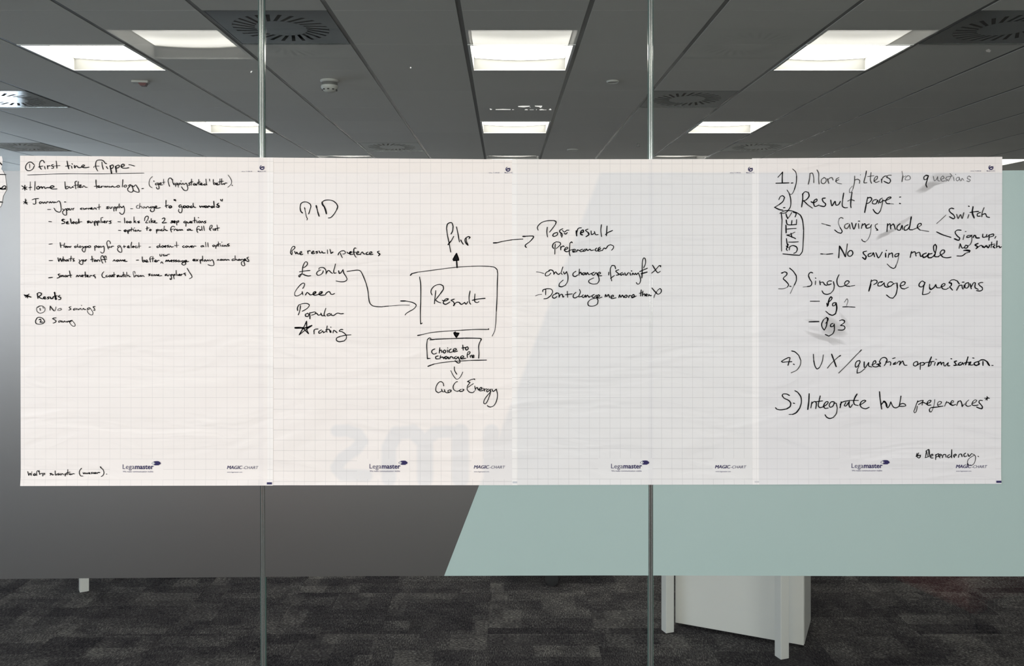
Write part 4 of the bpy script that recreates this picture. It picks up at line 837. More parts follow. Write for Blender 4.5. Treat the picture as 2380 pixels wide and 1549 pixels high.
WR(2,'words "Choice to change Pre" in the lower box','P4',2.4,'''*457,590 420,607 410,640 440,668 482,652;*532,572 522,652;*525,622 552,607 562,642;*602,605 580,627 600,652 622,627 607,607;*645,605 652,642;647,572 650,578;*702,590 670,612 680,642 722,632;*730,617 780,602 765,582 735,597 740,632 795,622;
*875,532 882,607;*860,577 920,567;*937,557 915,582 930,607 957,587 947,557;*507,695 470,707 475,737 520,738;*540,690 535,737;*540,717 575,712 588,737;+632,702 600,717 625,738 652,712 662,737;*680,737 692,707 720,712 732,735;*777,702 745,722 775,738 805,707;*805,712 830,762 830,795 802,800 760,765;*840,727 890,712 875,692 845,707 850,737 920,730;
945,720 942,670 960,632 985,637 972,665 950,677;*985,692 990,717;*990,697 1010,682;*1015,707 1045,697 1035,682 1015,697 1022,720 1045,715''')
WR(2,'words "GoCoEnergy"','P4',2.3,'''590,1145 580,1102 545,1080 507,1100 475,1160 473,1220 510,1247;*510,1247 560,1222;555,1192 575,1232 600,1232;*600,1200 610,1232 640,1247 682,1237 702,1217 687,1205 652,1217 662,1242;*795,1080 775,1085;775,1087 750,1110 730,1160 745,1205 790,1227;*790,1227 825,1215;*850,1197 825,1212 837,1228 872,1222 892,1202 872,1194;
*1055,1050 1045,1040;1052,1040 1000,1050 945,1078;*945,1078 985,1092;980,1097 945,1150 940,1200;940,1200 975,1237 1030,1242 1052,1217;955,1165 1000,1132 1035,1110;*1055,1147 1065,1207;*1062,1192 1090,1167 1110,1207;*1120,1202 1165,1187 1150,1167 1125,1187 1130,1217 1182,1212;*1190,1182 1202,1222;*1202,1197 1235,1187;*1262,1192 1232,1212 1242,1235 1282,1202;1290,1192 1285,1260 1250,1360 1215,1412 1190,1402 1200,1350 1250,1280 1300,1225;
*1310,1192 1332,1227 1378,1192;1380,1197 1395,1280 1380,1370 1340,1440 1290,1462;*1290,1462 1255,1452 1245,1438''')
WR(3,'line "Post result"','P5',2.4,'''145,250 132,210 150,170 210,120 300,95 400,92;*400,92 437,110 430,150;430,150 380,220 330,282;295,200 288,280 298,360;*457,285 400,307 385,340 410,352 457,327 465,297;*547,225 500,252 500,280 530,302 540,330 530,365;540,252 577,280 612,252 650,250;*570,302 600,312 622,287;515,300 520,345;
+767,260 775,342;*775,292 800,222 850,210;+840,292 885,277 880,247 850,262 840,312 870,327;*960,232 920,250 960,287;+960,287 975,320 930,355;*1010,262 1020,322 1062,300;*1065,272 1085,322 1125,322;1180,158 1170,250 1182,355;*1270,182 1262,340;*1245,322 1290,287 1360,255''')
WR(3,'line "Preferances"','P5',2.4,'''*400,550 380,520 395,470 440,440;440,440 500,450 512,480 477,520 440,550;425,475 420,560 418,642;*515,517 515,572;*520,532 555,507 570,520;*580,572 630,547 620,527 590,542 575,580 610,602 652,590;*705,455 690,442 665,462;665,462 660,540 655,620 668,670;650,582 720,562;*713,602 755,577 745,562 715,577 715,607 762,602;*775,602 787,572 815,582;
*870,562 825,582 845,602 882,585 905,562;*880,597 912,590 932,557 950,582;*960,582 992,562 1012,582 1052,572;*1102,542 1075,572 1100,592 1130,577;+1135,572 1165,552;*1160,527 1130,547 1130,592 1182,582;*1195,582 1222,542 1250,552 1290,502 1330,487;1330,487 1377,510 1375,542 1345,577''')
WR(3,'line "- only change if saving £ X"','P5',2.4,'''_115,932 180,940 240,960;330,917 290,932 262,965 270,997 320,987 352,952;*318,922 330,902 378,907 400,942 402,967;*400,972 432,932 457,962 482,972 502,955;550,850 530,912 520,952 540,972;*560,932 577,967 612,927;612,930 632,1000 625,1090 590,1150;*590,1150 530,1175 485,1167;485,1167 495,1120 555,1065;
*762,922 720,952 715,992 752,1007 792,982;820,885 812,987;*817,962 840,937 857,977;*897,942 865,962 890,982 917,947 922,977;*935,977 952,942 975,977 1012,957;*1062,937 1020,962 1052,987 1092,942;1095,945 1135,1020 1140,1080 1110,1125;1110,1125 1040,1130 980,1107 975,1072 1052,1030;*1108,977 1165,957 1150,937 1115,962 1130,992 1185,996;
*1300,937 1298,982;*1412,882 1395,832 1350,827;1350,827 1325,882 1330,980 1348,1080;*1330,1037 1390,992;*1462,897 1415,917 1447,952 1472,972 1425,987;*1522,942 1490,962 1502,987 1537,962 1547,982;*1560,947 1582,987 1622,942;*1645,947 1657,987;*1670,913 1676,922;*1680,982 1692,952 1717,977 1737,952 1750,977 1782,947;1785,952 1810,1012 1820,1072 1800,1122 1767,1130 1750,1105;
1870,867 1900,792 1895,717 1870,705 1850,762 1845,880;*1845,880 1845,960 1840,1032;*1805,927 1860,902 1930,872;+1830,962 1925,935;*2015,822 2070,912;2070,912 2102,945 2142,922;*2145,850 2148,832 2120,832;2120,832 2060,902 2000,952''')
WR(3,'line "- Dont change me more than X"','P5',2.4,'''_100,1325 150,1305 205,1298;*220,1255 225,1227 290,1207;290,1207 360,1215 382,1260 352,1320;*352,1320 290,1365 240,1372;270,1222 268,1307;*442,1287 390,1312 380,1347 412,1362 452,1335;*425,1295 442,1277 482,1287 487,1345;*487,1347 512,1302 540,1302 552,1345 567,1335;*622,1250 627,1347;*592,1305 702,1292;
*762,1267 725,1302 720,1347 752,1357 792,1335;820,1218 835,1262 805,1335;*812,1342 862,1332;*882,1307 860,1332 890,1352 917,1312 924,1347;*932,1342 952,1312 977,1347 1000,1330;*1062,1302 1020,1327 1052,1352 1097,1312;*1097,1342 1125,1400;1125,1400 1110,1460 1040,1492 970,1482 960,1430 1012,1380 1100,1357;*1110,1347 1150,1327 1135,1307 1108,1327 1130,1360 1188,1345;
*1240,1342 1247,1302 1267,1337 1292,1302 1315,1352;*1335,1347 1377,1332 1370,1312 1340,1327 1345,1367 1417,1355;*1465,1352 1477,1307 1497,1347 1522,1312 1547,1352;*1577,1312 1555,1337 1580,1352 1602,1327 1585,1310;*1625,1352 1637,1317 1662,1322;*1675,1347 1717,1332 1705,1302 1675,1327 1680,1357 1747,1327;
*1830,1227 1820,1327;1800,1282 1850,1270;*1857,1247 1850,1327;*1855,1307 1885,1292 1892,1327;*1900,1317 1930,1307 1920,1292 1900,1307 1922,1330;*1945,1327 1957,1302 1975,1322 1998,1317;*2005,1195 2047,1245 2092,1292;_2038,1355 2055,1300 2100,1230;2100,1230 2140,1205 2160,1240 2142,1280 2102,1298 2080,1275''')
WR(4,'numeral "1.)"','Q1',2.5,'''175,210 210,172 245,132;*245,132 240,200 240,295;*145,300 240,297 340,294;*375,297 400,295;_395,85 440,130 455,190;455,190 450,290 420,400;_420,400 385,462 345,465''')
WR(4,'line "More filters to questions"','Q1',2.3,'''^*630,315 647,240 655,165;^650,155 690,148 710,210 712,292;^760,100 785,150 785,240 792,312;^868,215 830,242 825,290 860,307 897,270 890,227 862,214;^*915,232 937,302;^920,250 952,222 985,217 1002,252;^*1040,267 1085,247;^*1085,217 1050,237 1045,280;~1045,280 1075,300 1130,310;
^1325,192 1322,280 1300,380;~1300,380 1275,432 1250,440 1250,390 1290,342;^1325,252 1370,240 1400,262 1395,302;~1408,172 1412,176;*1500,117 1490,180;^*1490,180 1470,250 1465,292 1507,292;^1570,140 1560,250 1577,302;^1520,200 1612,186;^1610,272 1660,232 1665,197 1640,200 1615,252 1640,287 1692,270;*1725,237 1730,292;^1730,252 1760,202 1807,188''')
WR(4,'line "More filters to questions"','Q2',2.3,'''^0,215 40,190;^130,180 85,182 60,210;*60,210 110,237 120,270;*120,270 95,300 60,290 20,270;~290,120 305,190;^*305,190 290,275;~308,208 350,190;~382,185 345,217 340,247 385,250 417,230 402,190 375,187;
+650,180 685,187;*650,180 620,207 625,245 660,237 687,192;*685,197 665,262 650,320 665,360;~760,197 777,262 800,250 827,200;~825,205 832,262 862,265;~870,242 920,222 902,192 870,227 890,268 942,262;~962,205 945,235 975,250 950,268;~1010,155 1030,180 985,268;~960,205 1050,190;~1062,207 1072,262;~1092,165 1096,170;~1127,207 1100,237 1120,264 1150,237 1142,207 1167,264;~1180,262 1192,227 1217,257;~1322,207 1290,192 1270,227 1312,250 1297,275 1260,265''')
WR(4,'line "2.) Result page:"','Q1',2.6,'''190,545 210,502 245,487 275,512;*275,512 250,572 190,622;190,622 125,660;*125,660 190,692 250,705;*258,668 280,665;_310,400 340,442;340,442 365,530 365,640 340,692;340,692 290,742 225,752;
*547,455 545,552 530,655;540,472 580,427 630,437;*630,437 642,490 600,547 555,567;*560,562 620,622;^*620,622 690,672;*670,577 710,592 760,562 755,537 720,557 710,602 730,647 790,627;*885,522 842,530 850,572 890,612 870,647 802,637;*965,552 985,637 1030,572 1045,627 1080,622 1110,572;*1160,447 1145,540;1145,540 1140,640 1177,668 1217,665;*1285,437 1270,540 1265,630 1270,665;^1220,567 1270,547 1320,562;
*1520,510 1500,602;+1500,602 1475,735;*1515,527 1560,512 1580,542 1540,592 1512,602;1652,542 1605,557 1590,602 1642,607 1667,552 1682,602;1737,522 1702,547 1702,592 1747,562;^1745,542 1735,622 1710,712;*1710,712 1672,755 1632,737 1600,692''')
WR(4,'line "2.) Result page:"','Q2',2.4,'''*0,560 40,560 100,535 125,520 120,507 82,517 47,562 62,602 112,607;~112,607 165,612;*255,508 272,506;*252,602 270,606''')
WR(4,'vertical word "STATES" in a rounded box','Q1',2.5,'''*225,750 237,850;^237,850 230,1000 227,1150 230,1317;*250,1358 380,1372 500,1380;500,1380 540,1322 555,1150 560,1000;*560,1000 545,862 512,782 450,737;450,737 370,712 280,712 215,742 205,752;
*330,1215 312,1260 302,1290 315,1308;*300,1240 330,1262;345,1300 355,1250 400,1232;*400,1232 450,1252 465,1290 445,1335 413,1350;*303,1130 310,1190 322,1232;335,1182 400,1182 480,1178;*440,1130 375,1100 308,1075;^308,1078 370,1062 428,1032;370,1047 385,1112;+295,930 298,1042;312,987 380,980 447,977;
*298,848 320,918 452,918;452,918 455,845;*385,858 378,918;*295,758 308,800 322,830;^322,830 350,792 382,738;*402,732 447,752 433,805''')
WR(4,'line "- Savings made"','Q1',2.4,'''~*830,902 900,922 960,938;*905,925 960,938;^1152,827 1120,814 1092,832;~1092,832 1080,892 1105,962;*1105,962 1137,1022 1120,1050;*1120,1050 1072,1037 1025,1000;^*1227,902 1182,922 1175,967 1212,977 1247,922;^*1247,912 1257,982;*1280,892 1312,987 1347,902;*1382,907 1387,977;^*1378,868 1400,868;*1425,977 1440,907;*1440,932 1477,907 1492,962;*1542,912 1502,932 1500,972 1552,962 1577,922;~1572,927 1562,1040 1530,1130 1482,1180;1482,1180 1442,1162 1430,1140;^1667,907 1632,930 1640,972;*1640,972 1672,1002 1650,1005''')
WR(4,'line "- Savings made"','Q2',2.5,'''*65,1025 70,962 75,907;*78,932 110,907 122,987;*127,937 162,912 192,992;*262,907 222,942 217,992 262,1002 292,932 302,992;*382,922 332,952 327,1002 372,992 412,932;+430,805 422,850;*422,850 410,932 402,992 452,997;^450,997 530,962 580,927;*580,927 575,902 537,912 522,962 562,1002;~*562,1002 622,1012 692,1022;
^_810,905 880,842 950,777;*1067,682 1027,674 997,697 1012,732 1062,772;*1062,772 1082,812 1062,832 1002,802;^*1110,767 1132,827 1167,772 1192,827 1217,742;^*1292,772 1277,822;*1288,642 1298,648;+1355,652 1345,742 1372,820;*1310,737 1400,725 1440,722;*1465,737 1422,757 1422,792 1462,792;^*1520,667 1492,742 1487,802;*1492,772 1540,757 1562,802 1602,812;
*810,1030 900,1072 1025,1112''')
WR(4,'note "Sign up, no switch"','Q2',2.4,'''*1177,1005 1122,1002 1087,1032 1112,1082 1157,1122;+1157,1122 1142,1155 1077,1132;^*1222,1077 1207,1142;1238,1025 1250,1022;*1322,1082 1272,1087 1262,1112 1312,1102 1337,1077;^1337,1082 1337,1152 1317,1212 1282,1240;+1357,1112 1372,1082 1392,1087 1402,1117 1450,1120;*1502,1062 1502,1107 1547,1102 1562,1067;*1597,1072 1592,1155;*1562,1107 1602,1077 1660,1062 1662,1087 1602,1107;*1697,1097 1682,1125;
^*1147,1275 1162,1207;*1162,1207 1192,1272 1217,1265;*1240,1237 1225,1267 1260,1272 1277,1242 1245,1227;+1430,1202 1387,1225 1422,1252 1402,1280;*1402,1280 1452,1242 1482,1232 1502,1262;+1502,1242 1522,1264 1552,1237 1582,1267 1602,1237;*1635,1182 1627,1264;*1597,1225 1680,1212;+1680,1232 1657,1252 1682,1270;+1715,1167 1707,1264;*1712,1252 1745,1242 1757,1267 1780,1252''')
WR(4,'line "- No saving made" with an arrow','Q1',2.5,'''*815,1358 850,1360;~850,1360 905,1364;*905,1364 995,1355;*1085,1418 1092,1322 1097,1245;+1097,1242 1140,1312 1185,1400;^*1187,1397 1202,1302 1215,1210;*1257,1307 1222,1342 1227,1387 1267,1392 1297,1352 1282,1312 1252,1307;*1502,1317 1452,1332 1462,1362 1497,1395;+1497,1395 1482,1440 1442,1412;*1572,1347 1527,1367 1532,1397 1582,1382 1602,1342 1622,1402;*1642,1342 1682,1417 1737,1332;*1787,1347 1792,1407''')
WR(4,'line "- No saving made" with an arrow','Q2',2.5,'''+45,1352 45,1405;*55,1312 60,1305;*85,1412 97,1347;*97,1367 142,1347 152,1412;*237,1352 192,1367 187,1402 232,1387 247,1352;~*242,1357 235,1432 215,1502 190,1552;
*415,1412 427,1347 437,1322;*437,1347 482,1327 502,1392;*502,1352 552,1337 572,1397 602,1382;+652,1347 602,1372 612,1412 662,1392 692,1352;*692,1352 682,1412 732,1417;*742,1352 682,1372 692,1417 752,1402 792,1352;*790,1215 765,1242 767,1302 785,1340;*790,1217 807,1250 792,1342 782,1397 842,1402;*842,1392 922,1342 927,1307 892,1302 862,1352 902,1407;*902,1407 962,1417 1025,1408;
*1115,1390 1192,1388 1242,1352;1242,1352 1290,1332;*1215,1310 1260,1300 1310,1310 1300,1335;*1240,1308 1295,1318''')
WR(4,None,'Q4',2.4,'''*305,50 292,88 255,108;*255,108 202,80;^202,80 152,30''')
WR(4,'line "3.) Single page questions"','Q3',2.4,'''+262,185 285,178;*275,185 312,165 355,180;*355,180 350,215 300,262 290,285;*290,285 342,332 382,385 362,425;~*362,425 300,452 210,455;*400,410 425,415;*400,100 460,152 515,232;*515,232 515,310 480,392;~480,392 440,472 412,535;
*795,182 762,172 732,197 722,232;*722,232 747,292 780,350 762,402 700,417;~700,417 630,424;^*845,322 840,382;*842,268 848,275;*915,320 925,387;*930,347 972,342 1002,385 1042,395;*1120,322 1070,322 1042,352 1062,387 1112,370;*1150,332 1165,402;^*1165,402 1152,472 1102,532;*1102,532 1042,550 985,535 955,490;*1245,215 1215,282 1212,352 1242,412 1300,417;1300,417 1380,382 1420,342;*1420,342 1410,322 1370,322 1342,362 1362,402 1430,414;1430,414 1515,395;
*1800,302 1782,382 1755,495;*1755,495 1780,432 1792,372;*1790,332 1842,305 1892,315 1892,350 1840,382;*1985,330 1922,352 1912,402 1962,402 2020,352''')
WR(4,'line "3.) Single page questions"','Q4',2.4,'''*75,330 50,345;*100,350 112,410 160,427 215,405;*247,345 202,335 162,370 167,410 217,407 260,360;+320,357 327,440;*327,440 302,550 252,615;*252,615 202,607 140,560;247,380 300,357;*372,407 442,387 465,347;*465,347 435,332 397,352 377,402 402,447 452,457;450,457 515,427;
*802,352 752,322 702,370 702,410 742,422 792,382;*800,345 780,402 767,480 757,552;757,555 822,547 870,527 887,505;^*880,377 877,432;+877,432 897,465 952,432 985,382;*985,387 1002,432 1062,437;*1070,422 1130,402 1142,370 1112,367 1082,402 1102,452 1162,462 1202,440;+1215,352 1252,362 1247,402;*1247,402 1222,422;+1222,422 1270,475;1210,345 1252,305 1300,298;*1300,298 1352,320;+1352,320 1387,372;^+1382,402 1342,478;*1385,402 1430,392 1437,432 1452,460;*1438,342 1470,340;*1470,392 1467,442;
*1542,347 1492,370 1487,432 1522,442 1552,402;*1550,402 1547,352;+1572,370 1592,452;*1592,422 1632,352 1660,352 1657,432 1712,465;^*1790,347 1752,347;*1752,347 1717,367 1742,402 1782,432;*1782,432 1782,470 1742,492 1682,485''')
WR(4,'line "- Pg 1"','Q3',2.4,'''*755,668 910,668;+1112,592 1087,612 1062,682;*1062,682 1042,755;*1100,592 1127,607 1112,642 1082,672;*1035,702 1047,757;*1075,640 1060,740;*1182,690 1142,702 1137,745 1172,740 1197,692;+1197,702 1207,790 1187,880;+1187,880 1132,908 1072,887;*1072,887 1020,840;~1340,682 1382,625 1397,662 1375,742;*1310,764 1402,762;1402,762 1520,770''')
WR(4,'line "- Pg 3"','Q3',2.4,'''+735,1020 900,1015;*1048,957 1040,1042 1022,1112 992,1162;*992,1162 957,1112 950,1052 982,982;^982,982 1032,945;+1032,945 1060,967;*1062,967 1052,1002 1020,1042;*1142,1047 1107,1062 1102,1100 1142,1097 1167,1057;*1165,1067 1167,1160;*1167,1160 1142,1220 1072,1265;*1072,1265 1010,1237;*1255,1000 1302,987 1342,1002;*1342,1002 1337,1032 1270,1082;*1270,1082 1332,1092 1347,1130 1312,1160 1230,1160''')
WR(4,'line "4.) UX/question optimisation"','Q5',2.3,'''*472,275 450,265 382,292 300,340;*300,340 322,357 400,352 505,348;*470,272 452,340 430,420;*535,395 555,405;*500,135 562,152 642,222;*642,222 682,322;^682,322 672,412 602,512 490,568;
*930,202 937,322;*937,322 962,432 1002,490 1052,462;^1052,462 1102,352 1128,212;+1290,200 1332,312;+1332,312 1380,445;+1465,227 1440,240;^1440,240 1400,272 1282,382 1207,475;
^+1875,117 1850,145;^1850,145 1752,242 1602,402 1430,572;*1842,327 1792,337 1757,402 1767,457 1812,432;*1812,432 1852,352 1842,322;^*1830,432 1797,502;*1797,502 1792,575;1792,575 1862,552 1945,485;+1932,352 1932,452;*1932,452 1952,467 2002,392 2022,362;*2022,367 2022,432 2082,452;*2082,412 2160,372 2150,327 2112,352 2102,432 2162,452 2222,432;
+2232,347 2252,382 2212,402 2252,440;+2180,400 2250,390;*2240,332 2272,282 2332,264 2375,290 2380,340 2330,425''')
WR(4,'line "4.) UX/question optimisation"','Q6',2.3,'''*85,310 60,345;*90,347 142,337 157,362 147,405;*190,275 240,262;+252,347 212,370 207,387 252,377;*272,367 312,327 337,332 322,400;*327,392 382,322 402,372 422,402 465,404;
*652,332 602,352 588,402 632,417 672,372 662,332;*722,352 717,482;*662,402 722,362 782,352 792,390 742,407;+930,245 892,342 872,422;*792,387 820,355 872,345 980,330;*872,425 912,402 930,350;*1002,347 987,405;1010,290 1030,292;+1042,405 1062,352;+1062,382 1102,342 1122,395;*1127,372 1162,347 1172,412 1205,415;*1205,400 1252,352;*1252,352 1242,412 1282,412;*1298,278 1320,282;
+1410,322 1367,337 1392,372 1397,402 1357,407;*1357,407 1440,400;+1492,347 1452,367 1447,397 1502,392 1522,352;*1522,352 1542,395;+1627,245 1602,332 1580,395;*1540,372 1590,350 1640,345;+1645,400 1655,350 1682,342;*1682,342 1672,400 1720,395;*1715,265 1742,268;+1822,332 1752,357 1742,390;+1742,390 1792,407 1832,372 1822,334;+1845,370 1832,395;+1822,340 1872,302;+1872,302 1932,302 2000,342;+2000,342 2037,410;+1912,330 1912,405;+1990,345 2020,400;*2080,408 2105,408''')
WR(4,'line "5.) Integrate hub preferences"','Q5',2.4,'''*460,1015 402,987 332,987 315,1020;*315,1020 352,1067 442,1112 485,1162;+485,1162 472,1230 402,1280;*402,1280 282,1298 202,1280 185,1255;*532,1165 560,1172;*565,920 622,952;*622,952 682,1042 692,1152 662,1262;+662,1262 592,1352 522,1388;520,1388 450,1390;
+847,982 840,1130;+840,1130 820,1290;*880,1260 902,1142;*902,1172 952,1132 987,1162 977,1275;*1065,1022 1042,1122;*1042,1122 1027,1212 1052,1252 1102,1247;*975,1137 1110,1122;*1102,1247 1182,1202 1222,1152 1202,1132 1167,1152 1132,1222 1162,1270 1222,1262;*1337,1137 1282,1142 1242,1202 1262,1247 1312,1227 1350,1150;*1330,1162 1382,1170;*1382,1172 1402,1262;^*1402,1262 1382,1372 1322,1450;*1322,1450 1252,1468 1192,1442 1160,1395;
+1480,1142 1457,1255;*1457,1192 1510,1142 1640,1115;*1570,1150 1542,1215 1572,1222 1632,1142;*1640,1132 1632,1202 1657,1252 1702,1192;+1790,987 1747,1062 1722,1132;*1722,1132 1742,1192 1812,1212;*1640,1112 1815,1112;*1840,1202 1902,1172 1965,1122;*1965,1122 1942,1107 1882,1132 1852,1192 1882,1252 1962,1277 2030,1247;
+2235,942 2247,1082;+2247,1082 2277,1280;+2270,1192 2322,1142 2365,1170 2380,1240''')
WR(4,'line "5.) Integrate hub preferences"','Q6',2.3,'''+15,1090 40,1092 62,1130;*62,1130 72,1182 97,1215 132,1170 157,1100;*160,1112 202,1195 252,1215 320,1185;*350,990 337,1082 317,1182;*320,1155 382,1132 432,1150 440,1175 382,1187 312,1182;
*672,1082 642,1152;^670,1082 642,1152 612,1242 597,1282 612,1310 642,1282 662,1182;*662,1102 722,1082 772,1075 752,1110 682,1152;^*770,1072 752,1162;*762,1112 802,1122 862,1165;*840,1132 902,1112 922,1077 892,1072 852,1112 862,1162 922,1162;^_992,1055 987,1132 962,1222 932,1290;*932,1290 900,1290 890,1242;890,1242 922,1212 1000,1202;*932,1212 1062,1197 1150,1182;^1042,1162 1102,1142 1122,1107 1082,1092 1047,1132 1062,1182 1132,1187;^*1222,1092 1182,1182;*1202,1122 1252,1112 1292,1152 1342,1165;
^1282,1132 1342,1112 1352,1087 1322,1077;*1322,1077 1297,1122 1322,1167 1392,1152;^*1442,1087 1412,1172;*1427,1112 1482,1082 1512,1142;+1512,1142 1517,1190;^1517,1190 1562,1140;^1640,1065 1592,1112;*1582,1162 1622,1187 1682,1172;*1592,1112 1582,1162;^1702,1137 1762,1112 1792,1077 1762,1062 1722,1092;*1722,1092 1702,1152 1752,1172 1822,1160;*1902,1077 1852,1072 1837,1112 1872,1152;*1872,1152 1902,1192;+1902,1192 1892,1230 1842,1222 1792,1200;
*1992,1000 1990,1070;*1945,1032 2035,1032;*1962,1062 2010,1020''')
WR(4,'note "* Dependency."','Q7',2.2,'''*1152,195 1135,232;*1130,202 1125,242 1160,265 1177,232 1140,230;1115,242 1182,225;1262,162 1247,250;1250,172 1292,147 1302,192 1292,242 1242,262;_1262,167 1280,250;_1285,155 1300,250;*1315,242 1352,227 1342,212 1317,227 1322,262 1352,264;*1392,217 1387,288;*1382,227 1427,207 1427,235 1392,252;*1430,247 1467,227 1452,212 1432,232 1447,264;*1480,262 1492,222 1522,217 1532,255;
*1582,217 1552,237 1562,262 1602,237;+1610,152 1607,260;*1635,242 1672,227 1662,212 1637,227 1647,260;*1702,257 1712,217 1742,212 1752,247;*1802,197 1777,217 1787,247 1817,237;*1832,207 1847,242 1882,207;_1882,202 1932,232 1937,282 1917,342 1882,370;_1882,370 1842,360 1827,315 1852,270 1922,225;1970,240 1982,247;*1825,345 1835,362''')
WR(0,None,'E',2.4,'''*-40,300 -5,328 20,342 50,378;-120,575 0,568 115,568;+0,840 25,855 60,860 130,858;*0,835 40,845 62,815 95,795 125,805 128,830 100,845;+5,835 35,855;*0,1130 20,1115 50,1122''')
smudge(4,'Q2',[([(470,430),(540,375),(620,310),(700,260),(800,250),(900,270),(1000,280),(900,300),(800,335),(700,405),(620,450),(540,460)],.55),
 ([(690,200),(760,150),(860,135),(960,140),(1060,150),(1100,200),(1040,270),(900,285),(780,280),(700,260)],.32)])
smudge(4,'Q2',[([(485,755),(430,775),(340,830),(240,880),(160,940),(200,985),(300,930),(390,860),(460,790)],.28),([(200,960),(100,985),(20,1030),(-70,1070),(-110,1130),(-100,1165),(-20,1125),(80,1085),(150,1030),(230,1000)],.55)])
smudge(4,'Q3',[([(980,910),(1080,900),(1180,960),(1300,1060),(1420,1240),(1330,1290),(1200,1300),(1060,1270),(930,1230),(920,1100),(940,980)],.42),
 ([(1240,830),(1300,880),(1380,960),(1440,1090),(1420,1180),(1340,1080),(1270,950)],.22),([(620,1150),(720,1180),(860,1210),(1000,1240),(1200,1300),(1330,1340),(1405,1430),(1300,1410),(1160,1440),(1060,1370),(900,1330),(760,1270),(660,1210)],.38),
 ([(610,985),(720,970),(840,980),(930,1000),(930,1040),(800,1020),(700,1010)],.25),([(700,1110),(820,1090),(930,1110),(930,1190),(820,1180),(730,1150)],.15)])
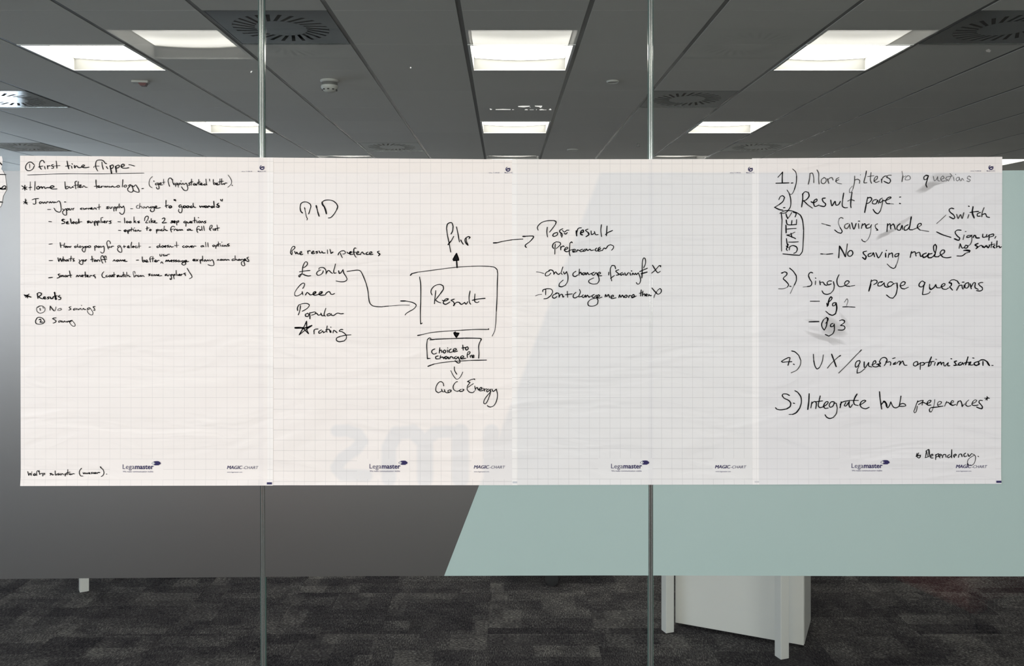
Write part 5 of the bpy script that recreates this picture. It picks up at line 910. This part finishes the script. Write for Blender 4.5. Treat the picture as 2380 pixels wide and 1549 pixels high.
# ------------------------------------------------------------------ print on the sheets
for sh,dx,dy in ((1,0,0),(2,573,-1.0),(3,1134,-1.5),(4,1692,-2.5)):
    curve_text('Lega', 286.2+dx, 1090.3+dy, 27.2, NAVY_L if 0 else NAVY, sh, 0, -.004)
    curve_text('master', 314.6+dx, 1090.3+dy, 43.2, NAVY, sh, 0, .022)
    curve_text('We make communication visible', 286.5+dx, 1098.0+dy, 70.5, NAVY_L, sh, 0, .004)
    for q_ in (0,1): curve_text('MAGIC', 528.1+dx-(1 if sh==3 else 0)+.55*q_, 1090.4+dy, 35.6, NAVY, sh, .25, 0, dz=.0007+.0002*q_)
    curve_text('-CHART', 564.8+dx-(1 if sh==3 else 0), 1090.4+dy, 36.4, NAVY, sh, .25, -.004)
    curve_text('www.legamaster.com', 528.4+dx, 1098.8+dy, 35.5, NAVY_L, sh, 0, .004)
    ex = 57.5 if sh==3 else 0     # the third sheet's corner print is partly covered by the fourth
    curve_text('ref.no. 7-1590 00', 561.8+dx+(1 if sh==2 else 0), 400.2+(3 if sh in (2,3) else 0)-(0 if sh!=4 else 1), 25, NAVY_L, sh, 0, .004)
    curve_text('Made in EC', 599.8+dx, 400.2+(3 if sh in (2,3) else 0)-(0 if sh!=4 else 1), 19.5, NAVY_L, sh, 0, .004)
    # logo: an eye whose iris trails off into brush strokes
    ox,oy=353.5+dx,1077.0+dy; t_,yy=SH[sh]
    V=[];Fc=[]
    def add(pts):
        k=len(V); V.extend(pts); Fc.append(tuple(range(k,k+len(pts))))
    up=[(i, 5.0*math.sin(math.pi*min(1,(i+.0)/18.0))**.75 if i<=9 else 5.0) for i in range(0,10)]
    pts=[(ox+i, oy-h) for i,h in up]+[(ox+13,oy-5.2),(ox+17,oy-4.6),(ox+18,oy-3.2),(ox+20.5,oy-2.2),(ox+19.8,oy-1),(ox+22,oy),(ox+20,oy+1.2),(ox+20.5,oy+2.6),(ox+17,oy+3.2),(ox+17,oy+4.6),(ox+12,oy+4.8)]+[(ox+i, oy+h*.95) for i,h in up[::-1]]
    add(pts)
    me=mesh([(P(x,y)[0],-(yy+.0007+LFT(y)),P(x,y)[1]) for x,y in V],Fc); lg=mob('printed_emblem',me,NAVY,t_)
    def disc(cx_,cy_,rx,ry,dy_,mat,nm,par):
        pts=[(cx_+rx*math.cos(2*math.pi*j/16),cy_+ry*math.sin(2*math.pi*j/16)) for j in range(16)]
        me=mesh([(P(x,y)[0],-(yy+dy_),P(x,y)[1]) for x,y in pts],[tuple(range(16))]); mob(nm,me,mat,par)
    disc(ox+5.2,oy,3.7,2.7,.0009,WHITE_MET,'emblem_white',lg); disc(ox+7.2,oy,2.3,2.6,.0010,NAVY,'emblem_iris',lg); disc(ox+7.0,oy-.1,.95,1.15,.0011,WHITE_MET,'emblem_pupil',lg)
    # round recycling mark: a ring made of a curved arrow
    ox,oy=609.7+dx+(-2 if sh==2 else 0),389.3+(4.2 if sh in (2,3) else .5); V=[];Fc=[]
    n_=22
    for i in range(n_+1):
        a_=R(-40)+R(295)*i/n_; w_=.9+1.1*math.sin(math.pi*i/n_)
        V+=[(ox+(5.0+w_*.5)*math.cos(a_),oy+(5.0+w_*.5)*math.sin(a_)),(ox+(5.0-w_*.8)*math.cos(a_),oy+(5.0-w_*.8)*math.sin(a_))]
    Fc=[(2*i,2*i+1,2*i+3,2*i+2) for i in range(n_)]
    add([(ox-.4,oy-2.6),(ox+4.6,oy-2.2),(ox+2.2,oy+2.4)]); add([(ox-3.8,oy+2.2),(ox-2.6,oy-1.4),(ox+.8,oy-3.0),(ox+2.0,oy-.2),(ox-.8,oy+.8),(ox-2.4,oy+3.0)])
    me=mesh([(P(x,y)[0],-(yy+.0007+LFT(y)),P(x,y)[1]) for x,y in V],Fc); mob('printed_mark',me,NAVY,t_)
def rect(sh,x0,y0,x1,y1,mat,nm='printed_bar'):
    t_,yy=SH[sh]; me=mesh([(P(x,y)[0],-(yy+.0007+LFT(y)),P(x,y)[1]) for x,y in ((x0,y1),(x1,y1),(x1,y0),(x0,y0))],[(0,1,2,3)]); mob(nm,me,mat,t_)
rect(1,621.3,1120.7,633.3,1125.6,NAVY); rect(4,2313,1116.9,2325,1121.8,NAVY)
rect(3,1191.3,1118.6,1202.3,1123,plain('print_seen_through',(.55,.56,.60),.5))
rect(4,1752.5,1117.5,1763,1121.5,plain('print_seen_through',(.62,.61,.63),.5))
print('writing meshes', NW[0], 'tiles', nt_)
